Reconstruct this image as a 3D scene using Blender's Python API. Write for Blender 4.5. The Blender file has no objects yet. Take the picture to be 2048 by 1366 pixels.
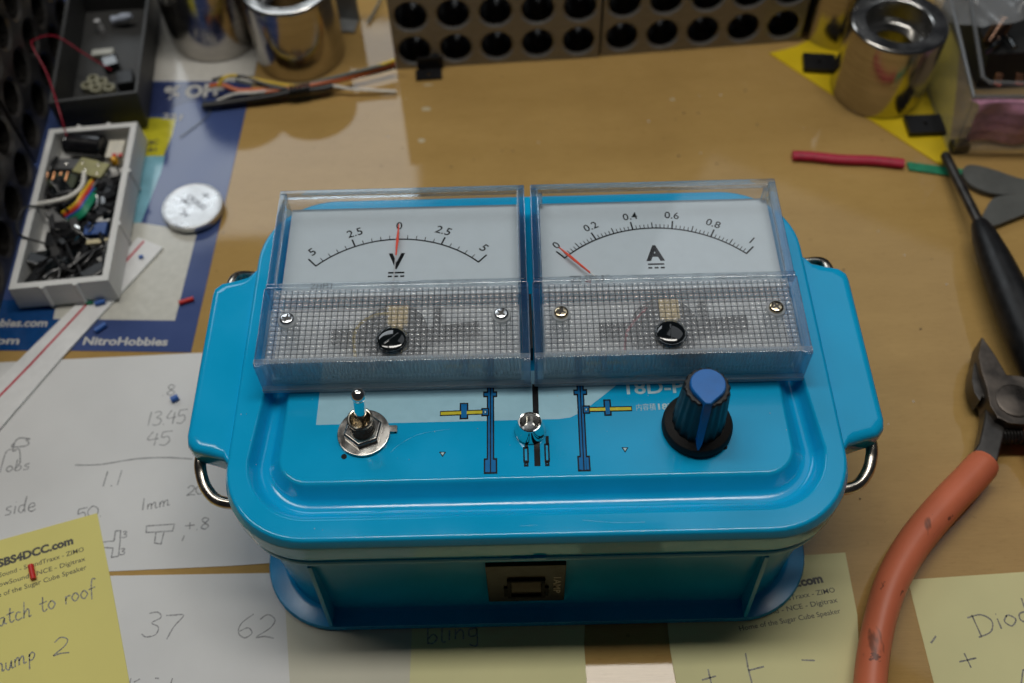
import bpy, bmesh, math, random
from mathutils import Vector, Matrix
random.seed(7)
S = 0.001                      # all shapes below are written in millimetres
scene = bpy.context.scene

# ------------------------------------------------------------------ camera
CAM = (-1.54, -127.54, 259.89); FPX = 2056.46
PITCH, ROLL, YAW = 0.982787, -0.0341604, -0.0120438
def _axes():
    cy, sy, cp, sp = math.cos(YAW), math.sin(YAW), math.cos(PITCH), math.sin(PITCH)
    fw = Vector((sy*cp, cy*cp, -sp)); rt = Vector((cy, -sy, 0)); up = rt.cross(fw)
    cr, sr = math.cos(ROLL), math.sin(ROLL)
    return cr*rt + sr*up, -sr*rt + cr*up, fw
RT, UP, FW = _axes()
cam_d = bpy.data.cameras.new("camera"); cam = bpy.data.objects.new("camera", cam_d)
scene.collection.objects.link(cam); scene.camera = cam
cam_d.sensor_width = 36.0; cam_d.lens = FPX/2048*36.0
cam_d.clip_start = 0.01; cam_d.clip_end = 20.0
M = Matrix((RT, UP, -FW)).transposed().to_4x4(); M.translation = Vector(CAM)*S
cam.matrix_world = M
cam_d.dof.use_dof = True; cam_d.dof.focus_distance = 0.244; cam_d.dof.aperture_fstop = 10.5
cam_d.dof.aperture_blades = 7

# ------------------------------------------------------------------ light
world = bpy.data.worlds.new("World"); scene.world = world; world.use_nodes = True
world.node_tree.nodes["Background"].inputs[0].default_value = (0.80, 0.86, 1.0, 1)
world.node_tree.nodes["Background"].inputs[1].default_value = 0.022
def area(name, loc, target, sx, sy, power, col):
    d = bpy.data.lights.new(name, 'AREA'); d.shape = 'RECTANGLE'; d.size = sx*S; d.size_y = sy*S
    d.energy = power; d.color = col
    o = bpy.data.objects.new(name, d); scene.collection.objects.link(o)
    o.location = Vector(loc)*S
    o.rotation_euler = (Vector(target)-Vector(loc)).to_track_quat('-Z', 'Y').to_euler()
    return o
area("bench_lamp", (55, 136, 760), (55, 60, 0), 450, 96, 2.3, (1.0, 0.965, 0.90))
area("bench_lamp_left", (-350, 136, 760), (-350, 60, 0), 280, 90, .85, (1.0, 0.965, 0.90))
area("window_glow", (-925, 1500, 1340), (-925, 40, 0), 1420, 450, 7.6, (0.88, 0.95, 1.0))
area("room_glow", (674, 928, 1638), (80, 10, 0), 1000, 800, 1.9, (0.9, 0.95, 1.0))
scene.view_settings.view_transform = 'Standard'; scene.view_settings.look = 'None'
scene.view_settings.exposure = 0.0; scene.view_settings.gamma = 1.0
scene.view_settings.use_curve_mapping = False
cy_ = scene.cycles
cy_.use_denoising = True; cy_.max_bounces = 14; cy_.transmission_bounces = 12; cy_.transparent_max_bounces = 40
cy_.glossy_bounces = 6; cy_.diffuse_bounces = 4; cy_.caustics_reflective = False; cy_.caustics_refractive = False
cy_.sample_clamp_indirect = 4.0

# ------------------------------------------------------------------ helpers
def P(px, py, z=0.0):
    """point of the horizontal plane z (mm) that the photograph shows at px, py"""
    d = FW + RT*((px-1024)/FPX) - UP*((py-683)/FPX)
    t = (z-CAM[2])/d.z
    return Vector((CAM[0]+d.x*t, CAM[1]+d.y*t, z))
def link(o): scene.collection.objects.link(o)
def tag(o, label=None, cat=None, group=None, kind=None):
    if label: o['label'] = label
    if cat: o['category'] = cat
    if group: o['group'] = group
    if kind: o['kind'] = kind
    return o
def thing(name, loc, label, cat, group=None):
    o = bpy.data.objects.new(name, None); link(o); o.location = Vector(loc)*S
    o.empty_display_size = 0.005
    return tag(o, label, cat, group)
_ofs = {}
def origin_of(o):
    v = Vector((0, 0, 0))
    while o is not None: v = v + o.location; o = o.parent
    return v/S
def smooth_mesh(me, ang=32):
    bm = bmesh.new(); bm.from_mesh(me); a = math.radians(ang)
    for f in bm.faces: f.smooth = True
    for e in bm.edges:
        if len(e.link_faces) != 2 or e.calc_face_angle(0) > a: e.smooth = False
    bm.to_mesh(me); bm.free()

class MB:
    def __init__(s): s.v = []; s.f = []
    def add(s, vs, fs):
        n = len(s.v); s.v += [Vector(v) for v in vs]; s.f += [tuple(n+i for i in f) for f in fs]; return s
    def box(s, c, d, rz=0.0, m=None):
        x, y, z = d[0]/2, d[1]/2, d[2]/2; R = Matrix.Rotation(rz, 3, 'Z')
        if m is not None: R = m
        vs = [R @ Vector((a*x, b*y, e*z)) + Vector(c) for e in (-1, 1) for b in (-1, 1) for a in (-1, 1)]
        return s.add(vs, [(0,2,3,1),(4,5,7,6),(0,1,5,4),(1,3,7,5),(3,2,6,7),(2,0,4,6)])
    def prism(s, pts, z0, z1):
        """closed polygon (x,y) extruded z0..z1; counter-clockwise made sure"""
        pts = [(p[0], p[1]) for p in pts]
        ar = sum(pts[i][0]*pts[(i+1) % len(pts)][1]-pts[(i+1) % len(pts)][0]*pts[i][1] for i in range(len(pts)))
        if ar < 0: pts = pts[::-1]
        n = len(pts)
        vs = [(p[0], p[1], z0) for p in pts]+[(p[0], p[1], z1) for p in pts]
        return s.add(vs, [tuple(range(n))[::-1], tuple(range(n, 2*n))]+[(i, (i+1) % n, n+(i+1) % n, n+i) for i in range(n)])
    def loft(s, rings, cap0=True, cap1=True, closed=True):
        n = len(rings[0]); vs = [v for r in rings for v in r]; fs = []
        for k in range(len(rings)-1):
            for i in range(n if closed else n-1):
                j = (i+1) % n; fs.append((k*n+i, k*n+j, (k+1)*n+j, (k+1)*n+i))
        if cap0: fs.append(tuple(range(n))[::-1])
        if cap1: fs.append(tuple((len(rings)-1)*n+i for i in range(n)))
        return s.add(vs, fs)
    def lathe(s, prof, c, seg=40, cap0=True, cap1=True, m=None):
        R = m or Matrix.Identity(3)
        rings = [[Vector(c)+R @ Vector((r*math.cos(2*math.pi*i/seg), r*math.sin(2*math.pi*i/seg), z)) for i in range(seg)] for r, z in prof]
        return s.loft(rings, cap0, cap1)
    def tube(s, path, r, seg=10, flat=1.0, rf=None):
        path = [Vector(p) for p in path]; rings = []; up = Vector((0, 0, 1)); n = len(path)
        for i, p in enumerate(path):
            t = (path[min(i+1, n-1)]-path[max(i-1, 0)]).normalized()
            a = t.cross(up)
            if a.length < 0.05: a = t.cross(Vector((0, 1, 0)))
            a.normalize(); b = a.cross(t)
            rr = rf(i/(n-1)) if rf else r
            rings.append([p+a*(rr*math.cos(2*math.pi*k/seg))+b*(rr*flat*math.sin(2*math.pi*k/seg)) for k in range(seg)])
        return s.loft(rings)
    def build(s, name, mat, parent=None, bevel=0, seg=2, ang=32, smooth=True, bang=30):
        o0 = origin_of(parent) if parent is not None else (s.base() if s.v else Vector())
        me = bpy.data.meshes.new(name)
        me.from_pydata([(v-o0)*S for v in s.v], [], s.f); me.update()
        bm = bmesh.new(); bm.from_mesh(me)
        if bevel:
            bmesh.ops.remove_doubles(bm, verts=bm.verts, dist=1e-7)
        bmesh.ops.recalc_face_normals(bm, faces=bm.faces)
        if bevel:
            es = [e for e in bm.edges if len(e.link_faces) == 2 and e.calc_face_angle(0) > math.radians(bang)]
            bmesh.ops.bevel(bm, geom=es, offset=bevel*S, segments=seg, profile=0.6, affect='EDGES', clamp_overlap=True)
        bm.to_mesh(me); bm.free()
        if smooth: smooth_mesh(me, ang)
        me.materials.append(mat)
        o = bpy.data.objects.new(name, me); link(o)
        if smooth:
            wn = o.modifiers.new("weighted", 'WEIGHTED_NORMAL'); wn.keep_sharp = True; wn.weight = 100; wn.mode = 'FACE_AREA'
        if parent is not None: o.parent = parent
        else: o.location = o0*S
        return o
    def base(s):
        xs = [v.x for v in s.v]; ys = [v.y for v in s.v]; zs = [v.z for v in s.v]
        return Vector(((min(xs)+max(xs))/2, (min(ys)+max(ys))/2, min(zs)))
def rrect(cx, cy, hx, hy, r, z, n=10):
    out = []; r = max(0.05, min(r, hx-.01, hy-.01))
    for q, (sx, sy) in enumerate(((1, 1), (-1, 1), (-1, -1), (1, -1))):
        for k in range(n+1):
            a = math.pi/2*(q+k/n)
            out.append(Vector((cx+sx*(hx-r)+r*math.cos(a), cy+sy*(hy-r)+r*math.sin(a), z)))
    return out
def crom(pts, n=6, closed=False):
    pts = [Vector(p) for p in pts]; out = []; N = len(pts)
    rng = range(N if closed else N-1)
    for i in rng:
        g = (lambda k: pts[k % N]) if closed else (lambda k: pts[max(0, min(N-1, k))])
        a, b, c, d = g(i-1), g(i), g(i+1), g(i+2)
        for k in range(n):
            t = k/n
            out.append(0.5*((2*b)+(c-a)*t+(2*a-5*b+4*c-d)*t*t+(3*b-a-3*c+d)*t**3))
    if not closed: out.append(pts[-1])
    return out
def ribbon(mb, pts, w, wob=0.0):
    pts = [Vector(p) for p in pts]; n = len(pts); vs = []
    for i, p in enumerate(pts):
        t = pts[min(i+1, n-1)]-pts[max(i-1, 0)]; t.z = 0
        if t.length < 1e-6: t = Vector((1, 0, 0))
        t.normalize(); a = Vector((-t.y, t.x, 0)); ww = w/2*(1+random.uniform(-wob, wob))
        vs += [p+a*ww, p-a*ww]
    return mb.add(vs, [(2*i, 2*i+1, 2*i+3, 2*i+2) for i in range(n-1)])
def sheet(mb, pts, z):
    pts = [(p[0], p[1], z) for p in pts]; return mb.add(pts, [tuple(range(len(pts)))])

def text_mesh(s, bold=0.0, shear=0.0):
    c = bpy.data.curves.new("txt", 'FONT'); c.body = s; c.size = 1.0; c.offset = bold; c.shear = shear; c.resolution_u = 3
    o = bpy.data.objects.new("txt", c); link(o)
    bpy.context.view_layer.update()
    me = bpy.data.meshes.new_from_object(o.evaluated_get(bpy.context.evaluated_depsgraph_get()))
    bpy.data.objects.remove(o); 
    vs = [v.co.copy() for v in me.vertices]; fs = [tuple(p.vertices) for p in me.polygons]
    bpy.data.meshes.remove(me)
    x0 = min(v.x for v in vs); x1 = max(v.x for v in vs)
    return vs, fs, x0, x1
def write(mb, s, A, B, h, bold=0.0, shear=0.0, center=False, nat=False):
    """flat lettering, baseline A -> B (mm points), cap height h"""
    A, B = Vector(A), Vector(B); vs, fs, x0, x1 = text_mesh(s, bold, shear)
    d = B-A; L = d.length; ex = d/L; ez = Vector((0, 0, 1)); ey = ez.cross(ex).normalized()
    k = h/0.72; kx = k if nat else L/(x1-x0)
    off = (L-(x1-x0)*kx)/2 if center else 0
    mb.add([A+ex*((v.x-x0)*kx+off)+ey*(v.y*k) for v in vs], fs)
    return mb

# --- a small pencil alphabet: strokes in a box, cap height 1
GL = {
 '0': (.6, [[(.3,1),(.05,.7),(.05,.3),(.3,0),(.55,.3),(.55,.7),(.3,1)]]),
 '1': (.35, [[(.22,1),(.12,0)]]),
 '2': (.65, [[(.08,.78),(.3,1),(.55,.8),(.45,.45),(.05,.04),(.3,.08),(.62,.02)]]),
 '3': (.6, [[(.08,.92),(.35,1),(.5,.8),(.25,.56),(.5,.42),(.48,.12),(.2,0),(.02,.1)]]),
 '4': (.65, [[(.3,1),(.05,.45),(.6,.48)],[(.5,.85),(.42,0)]]),
 '5': (.6, [[(.14,.98),(.1,.58),(.4,.62),(.5,.3),(.3,.02),(.02,.08)],[(.14,.97),(.6,1)]]),
 '6': (.6, [[(.45,1),(.12,.6),(.08,.2),(.3,0),(.5,.2),(.35,.42),(.1,.26)]]),
 '7': (.65, [[(.05,.92),(.3,.96),(.62,.98),(.4,.5),(.28,0)]]),
 '8': (.6, [[(.5,.85),(.25,1),(.12,.78),(.3,.52),(.5,.25),(.3,0),(.1,.2),(.3,.52),(.48,.8)]]),
 '.': (.22, [[(.08,.03),(.13,.0)]]), '+': (.6, [[(.28,.75),(.3,.15)],[(.04,.46),(.56,.48)]]), '-': (.5, [[(.04,.45),(.46,.46)]]),
 ' ': (.4, []),
 's': (.4, [[(.34,.5),(.14,.46),(.12,.32),(.3,.2),(.26,.03),(.04,.02)]]),
 'i': (.22, [[(.12,.5),(.08,.02)],[(.14,.72),(.16,.7)]]),
 'd': (.48, [[(.34,.45),(.12,.42),(.06,.15),(.2,0),(.34,.2)],[(.42,1),(.34,.4),(.38,0)]]),
 'e': (.42, [[(.06,.25),(.34,.3),(.28,.5),(.1,.42),(.06,.12),(.22,0),(.4,.1)]]),
 'a': (.45, [[(.34,.45),(.12,.44),(.05,.15),(.2,0),(.34,.4),(.32,.1),(.44,.02)]]),
 't': (.38, [[(.2,.9),(.14,.2),(.22,.0),(.36,.1)],[(.0,.55),(.38,.6)]]),
 'c': (.38, [[(.32,.42),(.16,.5),(.05,.25),(.14,.02),(.36,.1)]]),
 'h': (.46, [[(.14,1),(.06,0)],[(.08,.25),(.26,.5),(.34,.36),(.32,.02),(.44,.06)]]),
 'o': (.44, [[(.2,.5),(.05,.28),(.18,0),(.38,.22),(.26,.48),(.16,.46)]]),
 'r': (.34, [[(.1,.5),(.06,0)],[(.07,.25),(.18,.48),(.34,.46)]]),
 'f': (.4, [[(.42,.92),(.28,1),(.18,.6),(.12,-.25)],[(.02,.4),(.36,.45)]]),
 'u': (.45, [[(.08,.48),(.06,.12),(.2,0),(.34,.4)],[(.36,.48),(.34,.06),(.44,.02)]]),
 'm': (.7, [[(.08,.48),(.05,0)],[(.06,.25),(.2,.48),(.28,.4),(.26,0)],[(.27,.25),(.44,.48),(.52,.38),(.5,.02),(.64,.05)]]),
 'n': (.46, [[(.1,.48),(.06,0)],[(.07,.25),(.24,.48),(.34,.36),(.32,0)]]),
 'p': (.46, [[(.12,.48),(.04,-.45)],[(.08,.3),(.24,.5),(.38,.34),(.24,.06),(.06,.12)]]),
 'b': (.45, [[(.12,1),(.06,.0)],[(.07,.2),(.26,.42),(.38,.2),(.22,-.02),(.06,.04)]]),
 'l': (.24, [[(.16,1),(.08,.08),(.2,0)]]), 'g': (.45, [[(.34,.45),(.1,.42),(.08,.1),(.3,.12),(.34,.42),(.28,-.4),(.04,-.3)]]),
 'D': (.66, [[(.16,1),(.1,0)],[(.0,.95),(.4,.9),(.6,.5),(.42,.08),(.02,.0)]]),
 'S': (.5, [[(.45,.9),(.2,1),(.1,.7),(.4,.4),(.3,.03),(.0,.1)]]),
}
def hand(mb, s, A, B, h, z, w=0.36):
    """pencil writing; A, B = photo points of the baseline ends, h in mm"""
    a, b = P(*A, z), P(*B, z); d = b-a; L = d.length; ex = d/L; ey = Vector((-ex.y, ex.x, 0))
    W = sum(GL[c][0] for c in s); k = L/W; x = 0
    for c in s:
        for st in GL[c][1]:
            dy = random.uniform(-.03, .03)
            pts = crom([Vector((q[0]*k, (q[1]+dy)*h, 0)) for q in st], 5)
            ribbon(mb, [a+ex*(x+p.x)+ey*p.y for p in pts], w, .25)
        x += GL[c][0]*k
def pencil(mb, pts, z, w=0.36, sm=False):
    q = [P(*p, z) for p in pts]
    ribbon(mb, crom(q, 5) if sm else [q[i]+(q[i+1]-q[i])*t/6 for i in range(len(q)-1) for t in range(7)], w, .25)

# ------------------------------------------------------------------ materials
def new_mat(name):
    m = bpy.data.materials.new(name); m.use_nodes = True; nt = m.node_tree
    return m, nt, nt.nodes, nt.nodes.get("Principled BSDF")
def mat(name, col, rough=0.5, metal=0.0, spec=0.5, var=0.06, vs=400, bump=0.0, bs=900, coat=0.0, rvar=0.05, stretch=(1, 1, 1), col2=None, sub=0.0, specks=None):
    m, nt, N, b = new_mat(name)
    tc = N.new('ShaderNodeTexCoord'); mp = N.new('ShaderNodeMapping'); mp.inputs['Scale'].default_value = stretch
    nt.links.new(tc.outputs['Object'], mp.inputs[0])
    nz = N.new('ShaderNodeTexNoise'); nz.inputs['Scale'].default_value = vs; nz.inputs['Detail'].default_value = 5
    nt.links.new(mp.outputs[0], nz.inputs['Vector'])
    rp = N.new('ShaderNodeValToRGB'); e = rp.color_ramp.elements
    c1 = tuple(max(0, c*(1-var*2)) for c in col); c2 = col2 or tuple(min(1, c*(1+var*2)) for c in col)
    e[0].position = .3; e[1].position = .7; e[0].color = (*c1, 1); e[1].color = (*c2, 1)
    nt.links.new(nz.outputs['Fac'], rp.inputs[0]); last = rp.outputs[0]
    for sc_, st_, thr, c_, f_ in (specks or ()):
        mp2 = N.new('ShaderNodeMapping'); mp2.inputs['Scale'].default_value = st_; mp2.inputs['Location'].default_value = (sc_*.013, .7, .3); nt.links.new(tc.outputs['Object'], mp2.inputs[0])
        n3 = N.new('ShaderNodeTexNoise'); n3.inputs['Scale'].default_value = sc_; n3.inputs['Detail'].default_value = 4; nt.links.new(mp2.outputs[0], n3.inputs['Vector'])
        r3 = N.new('ShaderNodeValToRGB'); r3.color_ramp.elements[0].position = thr; r3.color_ramp.elements[1].position = thr+.035
        r3.color_ramp.elements[0].color = (0, 0, 0, 1); r3.color_ramp.elements[1].color = (f_, f_, f_, 1); nt.links.new(n3.outputs['Fac'], r3.inputs[0])
        x3 = N.new('ShaderNodeMix'); x3.data_type = 'RGBA'; nt.links.new(r3.outputs[0], x3.inputs[0]); nt.links.new(last, x3.inputs[6]); x3.inputs[7].default_value = (*c_, 1); last = x3.outputs[2]
    nt.links.new(last, b.inputs['Base Color'])
    mr = N.new('ShaderNodeMapRange'); mr.inputs[1].default_value = .3; mr.inputs[2].default_value = .7
    mr.inputs[3].default_value = max(0.01, rough-rvar); mr.inputs[4].default_value = min(1, rough+rvar)
    nt.links.new(nz.outputs['Fac'], mr.inputs[0]); nt.links.new(mr.outputs[0], b.inputs['Roughness'])
    b.inputs['Metallic'].default_value = metal; b.inputs['Specular IOR Level'].default_value = spec
    b.inputs['Coat Weight'].default_value = coat; b.inputs['Coat Roughness'].default_value = 0.08
    if sub: b.inputs['Subsurface Weight'].default_value = sub; b.inputs['Subsurface Scale'].default_value = 0.001
    if bump:
        n2 = N.new('ShaderNodeTexNoise'); n2.inputs['Scale'].default_value = bs; n2.inputs['Detail'].default_value = 3
        nt.links.new(mp.outputs[0], n2.inputs['Vector'])
        bp = N.new('ShaderNodeBump'); bp.inputs['Strength'].default_value = bump; bp.inputs['Distance'].default_value = 0.0002
        nt.links.new(n2.outputs['Fac'], bp.inputs['Height']); nt.links.new(bp.outputs[0], b.inputs['Normal'])
    return m
def glassy(name, tint, rough=0.03, glass=0.0, haze=0.0, bump=0.0, bs=1500, ior=1.49):
    """clear plastic: transparent body, fresnel gloss, optional real refraction and haze"""
    m, nt, N, b = new_mat(name); N.remove(b); out = N.get("Material Output")
    tr = N.new('ShaderNodeBsdfTransparent'); tr.inputs[0].default_value = (*tint, 1)
    gl = N.new('ShaderNodeBsdfGlossy'); gl.inputs['Roughness'].default_value = rough
    fr = N.new('ShaderNodeFresnel'); fr.inputs[0].default_value = ior
    # the same fresnel from inside and outside: a thin wall never totally reflects
    geo = N.new('ShaderNodeNewGeometry'); mi = N.new('ShaderNodeMix'); mi.data_type = 'FLOAT'
    nt.links.new(geo.outputs['Backfacing'], mi.inputs[0]); mi.inputs[2].default_value = ior; mi.inputs[3].default_value = 1/ior
    nt.links.new(mi.outputs[0], fr.inputs[0])
    mx = N.new('ShaderNodeMixShader')
    nt.links.new(fr.outputs[0], mx.inputs[0]); nt.links.new(tr.outputs[0], mx.inputs[1]); nt.links.new(gl.outputs[0], mx.inputs[2])
    last = mx
    if haze:
        df = N.new('ShaderNodeBsdfDiffuse'); df.inputs[0].default_value = (.8, .83, .86, 1)
        tl = N.new('ShaderNodeBsdfTranslucent'); tl.inputs[0].default_value = (.85, .88, .91, 1)
        m1 = N.new('ShaderNodeMixShader'); m1.inputs[0].default_value = .18
        nt.links.new(df.outputs[0], m1.inputs[1]); nt.links.new(tl.outputs[0], m1.inputs[2]); df = m1
        m2 = N.new('ShaderNodeMixShader'); m2.inputs[0].default_value = haze
        nt.links.new(last.outputs[0], m2.inputs[1]); nt.links.new(df.outputs[0], m2.inputs[2]); last = m2
    if glass:
        g = N.new('ShaderNodeBsdfGlass'); g.inputs['Color'].default_value = (*tint, 1); g.inputs['IOR'].default_value = ior
        g.inputs['Roughness'].default_value = rough
        m3 = N.new('ShaderNodeMixShader'); m3.inputs[0].default_value = glass
        nt.links.new(last.outputs[0], m3.inputs[1]); nt.links.new(g.outputs[0], m3.inputs[2]); last = m3
    if bump:
        tc = N.new('ShaderNodeTexCoord'); n2 = N.new('ShaderNodeTexNoise'); n2.inputs['Scale'].default_value = bs
        nt.links.new(tc.outputs['Object'], n2.inputs['Vector'])
        bp = N.new('ShaderNodeBump'); bp.inputs['Strength'].default_value = bump; bp.inputs['Distance'].default_value = 0.0002
        nt.links.new(n2.outputs['Fac'], bp.inputs['Height']); nt.links.new(bp.outputs[0], gl.inputs['Normal'])
    nt.links.new(last.outputs[0], out.inputs['Surface'])
    return m

def wood_mat():
    m, nt, N, b = new_mat("bench laminate")
    tc = N.new('ShaderNodeTexCoord')
    def noise(scale, st, det=6, rough=.55):
        mp = N.new('ShaderNodeMapping'); mp.inputs['Scale'].default_value = st; mp.inputs['Rotation'].default_value = (0, 0, -0.03)
        nt.links.new(tc.outputs['Object'], mp.inputs[0]); n = N.new('ShaderNodeTexNoise'); n.inputs['Scale'].default_value = scale
        n.inputs['Detail'].default_value = det; n.inputs['Roughness'].default_value = rough; nt.links.new(mp.outputs[0], n.inputs['Vector']); return n
    def ramp(n, p0, c0, p1, c1):
        r = N.new('ShaderNodeValToRGB'); e = r.color_ramp.elements; e[0].position = p0; e[1].position = p1
        e[0].color = (*c0, 1); e[1].color = (*c1, 1); nt.links.new(n.outputs['Fac'], r.inputs[0]); return r
    def mul(a, b_, f=1.0, mode='MULTIPLY'):
        x = N.new('ShaderNodeMix'); x.data_type = 'RGBA'; x.blend_type = mode; x.inputs[0].default_value = f
        nt.links.new(a.outputs[2 if a.bl_idname == 'ShaderNodeMix' else 0], x.inputs[6]); nt.links.new(b_.outputs[0], x.inputs[7]); return x
    base = ramp(noise(14, (1, 5, 1), 3), .25, (.425, .268, .090), .75, (.50, .322, .114))
    fine = ramp(noise(160, (1, 22, 1), 8, .7), .3, (.86, .85, .83), .7, (1, 1, 1))
    fleck = ramp(noise(420, (1, 3.2, 1), 2), .30, (.80, .76, .70), .42, (1, 1, 1))
    grime = ramp(noise(26, (1, 1, 1), 7, .65), .30, (.86, .84, .82), .55, (1, 1, 1))
    dots = ramp(noise(330, (1, 1, 1), 1), .19, (.55, .50, .45), .25, (1, 1, 1))
    x = mul(mul(mul(mul(base, fine), fleck, .3), grime, .6), dots, .5)
    nt.links.new(x.outputs[2], b.inputs['Base Color'])
    n = noise(60, (1, 1, 1), 6)
    mr = N.new('ShaderNodeMapRange'); mr.inputs[1].default_value = .3; mr.inputs[2].default_value = .7
    mr.inputs[3].default_value = .03; mr.inputs[4].default_value = .055; nt.links.new(n.outputs['Fac'], mr.inputs[0])
    nt.links.new(mr.outputs[0], b.inputs['Roughness']); b.inputs['Specular IOR Level'].default_value = 0.31
    bp = N.new('ShaderNodeBump'); bp.inputs['Strength'].default_value = .006; bp.inputs['Distance'].default_value = .0001
    nt.links.new(noise(500, (1, 8, 1)).outputs['Fac'], bp.inputs['Height']); nt.links.new(bp.outputs[0], b.inputs['Normal'])
    return m
WOOD = wood_mat()
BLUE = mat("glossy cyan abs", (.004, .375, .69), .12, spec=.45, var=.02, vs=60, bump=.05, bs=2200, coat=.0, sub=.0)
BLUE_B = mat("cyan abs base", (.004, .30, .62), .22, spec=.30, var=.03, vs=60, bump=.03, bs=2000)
BLACKP = mat("black plastic", (.009, .009, .010), .38, spec=.35, var=.1, bump=.12, bs=1800)
BLACKG = mat("black gloss plastic", (.004, .006, .007), .08, spec=.7, var=.05)
BROWNBLK = mat("dark bronze plastic", (.014, .011, .006), .42, spec=.35, var=.08)
GROUGH = mat("black rubbery plastic", (.009, .008, .0075), .62, spec=.25, var=.25, vs=2500, bump=.5, bs=2600)
KBLUE = mat("blue plastic", (.002, .135, .46), .42, var=.04, bump=.08, bs=2500)
CHROME = mat("chrome", (.80, .78, .74), .07, 1.0, var=.02, rvar=.02)
NICKEL = mat("dull nickel", (.46, .44, .41), .22, 1.0, var=.12, vs=300, bump=.05, rvar=.08)
STEELW = mat("plated steel wire", (.50, .46, .40), .24, 1.0, var=.15, vs=300, rvar=.08)
STEEL = mat("turned steel", (.43, .41, .385), .17, 1.0, var=.06, vs=90, bump=.02, stretch=(1, 1, 9), rvar=.04)
STEELF = mat("ground steel face", (.50, .49, .47), .20, 1.0, var=.08, vs=120, bump=.05, rvar=.08)
BLOCK = mat("ground block steel", (.25, .238, .22), .40, .35, var=.07, vs=220, bump=.08, bs=900, stretch=(1, 1, 6), rvar=.07)
BLOCKD = mat("dark block steel", (.16, .15, .14), .38, .8, var=.25, vs=120, bump=.08, rvar=.1)  # darker tone of the block steel, for the two left blocks
BRASS = mat("brass", (.80, .56, .18), .3, .4, var=.08)
COPPER = mat("copper", (.85, .38, .20), .18, 1.0, var=.08)
DIAL = mat("matt white dial", (.60, .68, .73), .55, var=.01, spec=.3)
TRAYW = mat("milky white plastic", (.84, .86, .86), .4, var=.03)
INK = mat("black ink", (.003, .003, .004), .35, var=.05, spec=.12)
RED = mat("red pointer paint", (.85, .07, .025), .45, var=.03)
SILVER = mat("aluminium needle", (.62, .62, .62), .4, .6, var=.05)
BURGUNDY = mat("red wire", (.5, .01, .04), .45)
YWIRE = mat("yellow wire", (.75, .52, .03), .45)
OWIRE = mat("orange wire", (.70, .16, .04), .45)
GWIRE = mat("grey green wire", (.12, .14, .13), .5)
WWIRE = mat("white wire", (.72, .70, .64), .45)
BKWIRE = mat("black wire", (.010, .010, .011), .35, var=.2)
PALE = mat("pale blue print", (.36, .62, .74), .22, var=.015, coat=.2)
PRBLUE = mat("dark blue print", (.006, .15, .40), .2, spec=.2, var=.03)
PRYEL = mat("yellow print", (.62, .54, .02), .25, var=.03)
PRWHITE = mat("white print", (.42, .62, .68), .3, var=.03)
PAPER = mat("white paper", (.66, .66, .65), .65, var=.03, vs=35, bump=.10, bs=700, spec=.35)
PAPER2 = mat("off white paper", (.67, .67, .63), .65, var=.025, vs=30, bump=.10, bs=700, spec=.35)
CREAM = mat("cream paper", (.58, .56, .45), .65, var=.03, vs=30, bump=.08, spec=.35)
POSTY = mat("yellow note paper", (.70, .63, .20), .65, var=.02, vs=30, bump=.08, spec=.3)
POSTP = mat("pale yellow note paper", (.69, .66, .35), .65, var=.03, vs=30, bump=.08, spec=.3)
PENCIL = mat("pencil", (.30, .30, .305), .5, var=.3, vs=2500)
PENCILD = mat("dark pencil", (.23, .225, .19), .5, var=.3, vs=2500)
TONER = mat("toner", (.05, .048, .04), .5, var=.1)
FLY = mat("violet blue leaflet", (.055, .085, .22), .12, var=.05, vs=40)
FLYN = mat("navy leaflet band", (.035, .05, .14), .14, var=.05)
FLYD = mat("deep blue leaflet area", (.01, .06, .20), .14, var=.05)
FLYC = mat("sky blue leaflet area", (.20, .43, .52), .14, var=.12, vs=90)
FLYY = mat("yellow leaflet patch", (.55, .50, .03), .14, var=.05)
FLYW = mat("white leaflet", (.60, .58, .53), .16, var=.02)
FLYQ = mat("cream leaflet square", (.56, .55, .49), .2, var=.03)
PRCREAM = mat("cream lettering", (.50, .49, .46), .4)
TRAYP = mat("white printed plastic", (.66, .66, .64), .6, var=.03, bump=.5, bs=500, stretch=(.2, .2, 5))
TRAYG = mat("dark grey printed plastic", (.040, .040, .039), .55, var=.06, bump=.5, bs=500, stretch=(.2, .2, 5))
BOARD = mat("perf board", (.30, .28, .12), .45, var=.08)
GREENB = mat("green plastic", (.01, .25, .13), .45)
REDT = mat("crimson heat shrink", (.42, .012, .045), .5, var=.08, bump=.2, bs=300)
GREENT = mat("green heat shrink", (.01, .22, .11), .55, var=.08, bump=.2, bs=300)
BLUET = mat("blue insulation", (.03, .12, .42), .45)
REDI = mat("red insulation", (.55, .02, .015), .4)
YSHEET = mat("yellow plastic sheet", (.70, .50, .004), .5, var=.06, vs=60)
PADG = mat("grey rubber pad", (.085, .088, .082), .7, var=.08, vs=200, bump=.2)
ORANGE = mat("orange dipped grip", (.62, .165, .082), .44, var=.07, vs=45, bump=.2, bs=250, spec=.4,
    specks=((260, (1, 1, 1), .67, (.10, .04, .03), .8), (120, (1, .35, 1), .655, (.12, .05, .03), .75), (900, (1, 1, 1), .73, (.12, .05, .03), .7)))
FORGED = mat("worn forged steel", (.085, .072, .062), .42, .75, var=.35, vs=150, bump=.35, bs=350, rvar=.15)
DARKST = mat("dark steel", (.07, .065, .06), .35, .8, var=.2, vs=200)
PINK = glassy("pink bubble film", (.80, .42, .58), .22, haze=.22, bump=.9, bs=260)
CLEAR = glassy("clear styrene", (.98, .985, .99), .02)
CLEARW = glassy("clear styrene wall", (.82, .90, .975), .03, haze=.03)
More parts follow.
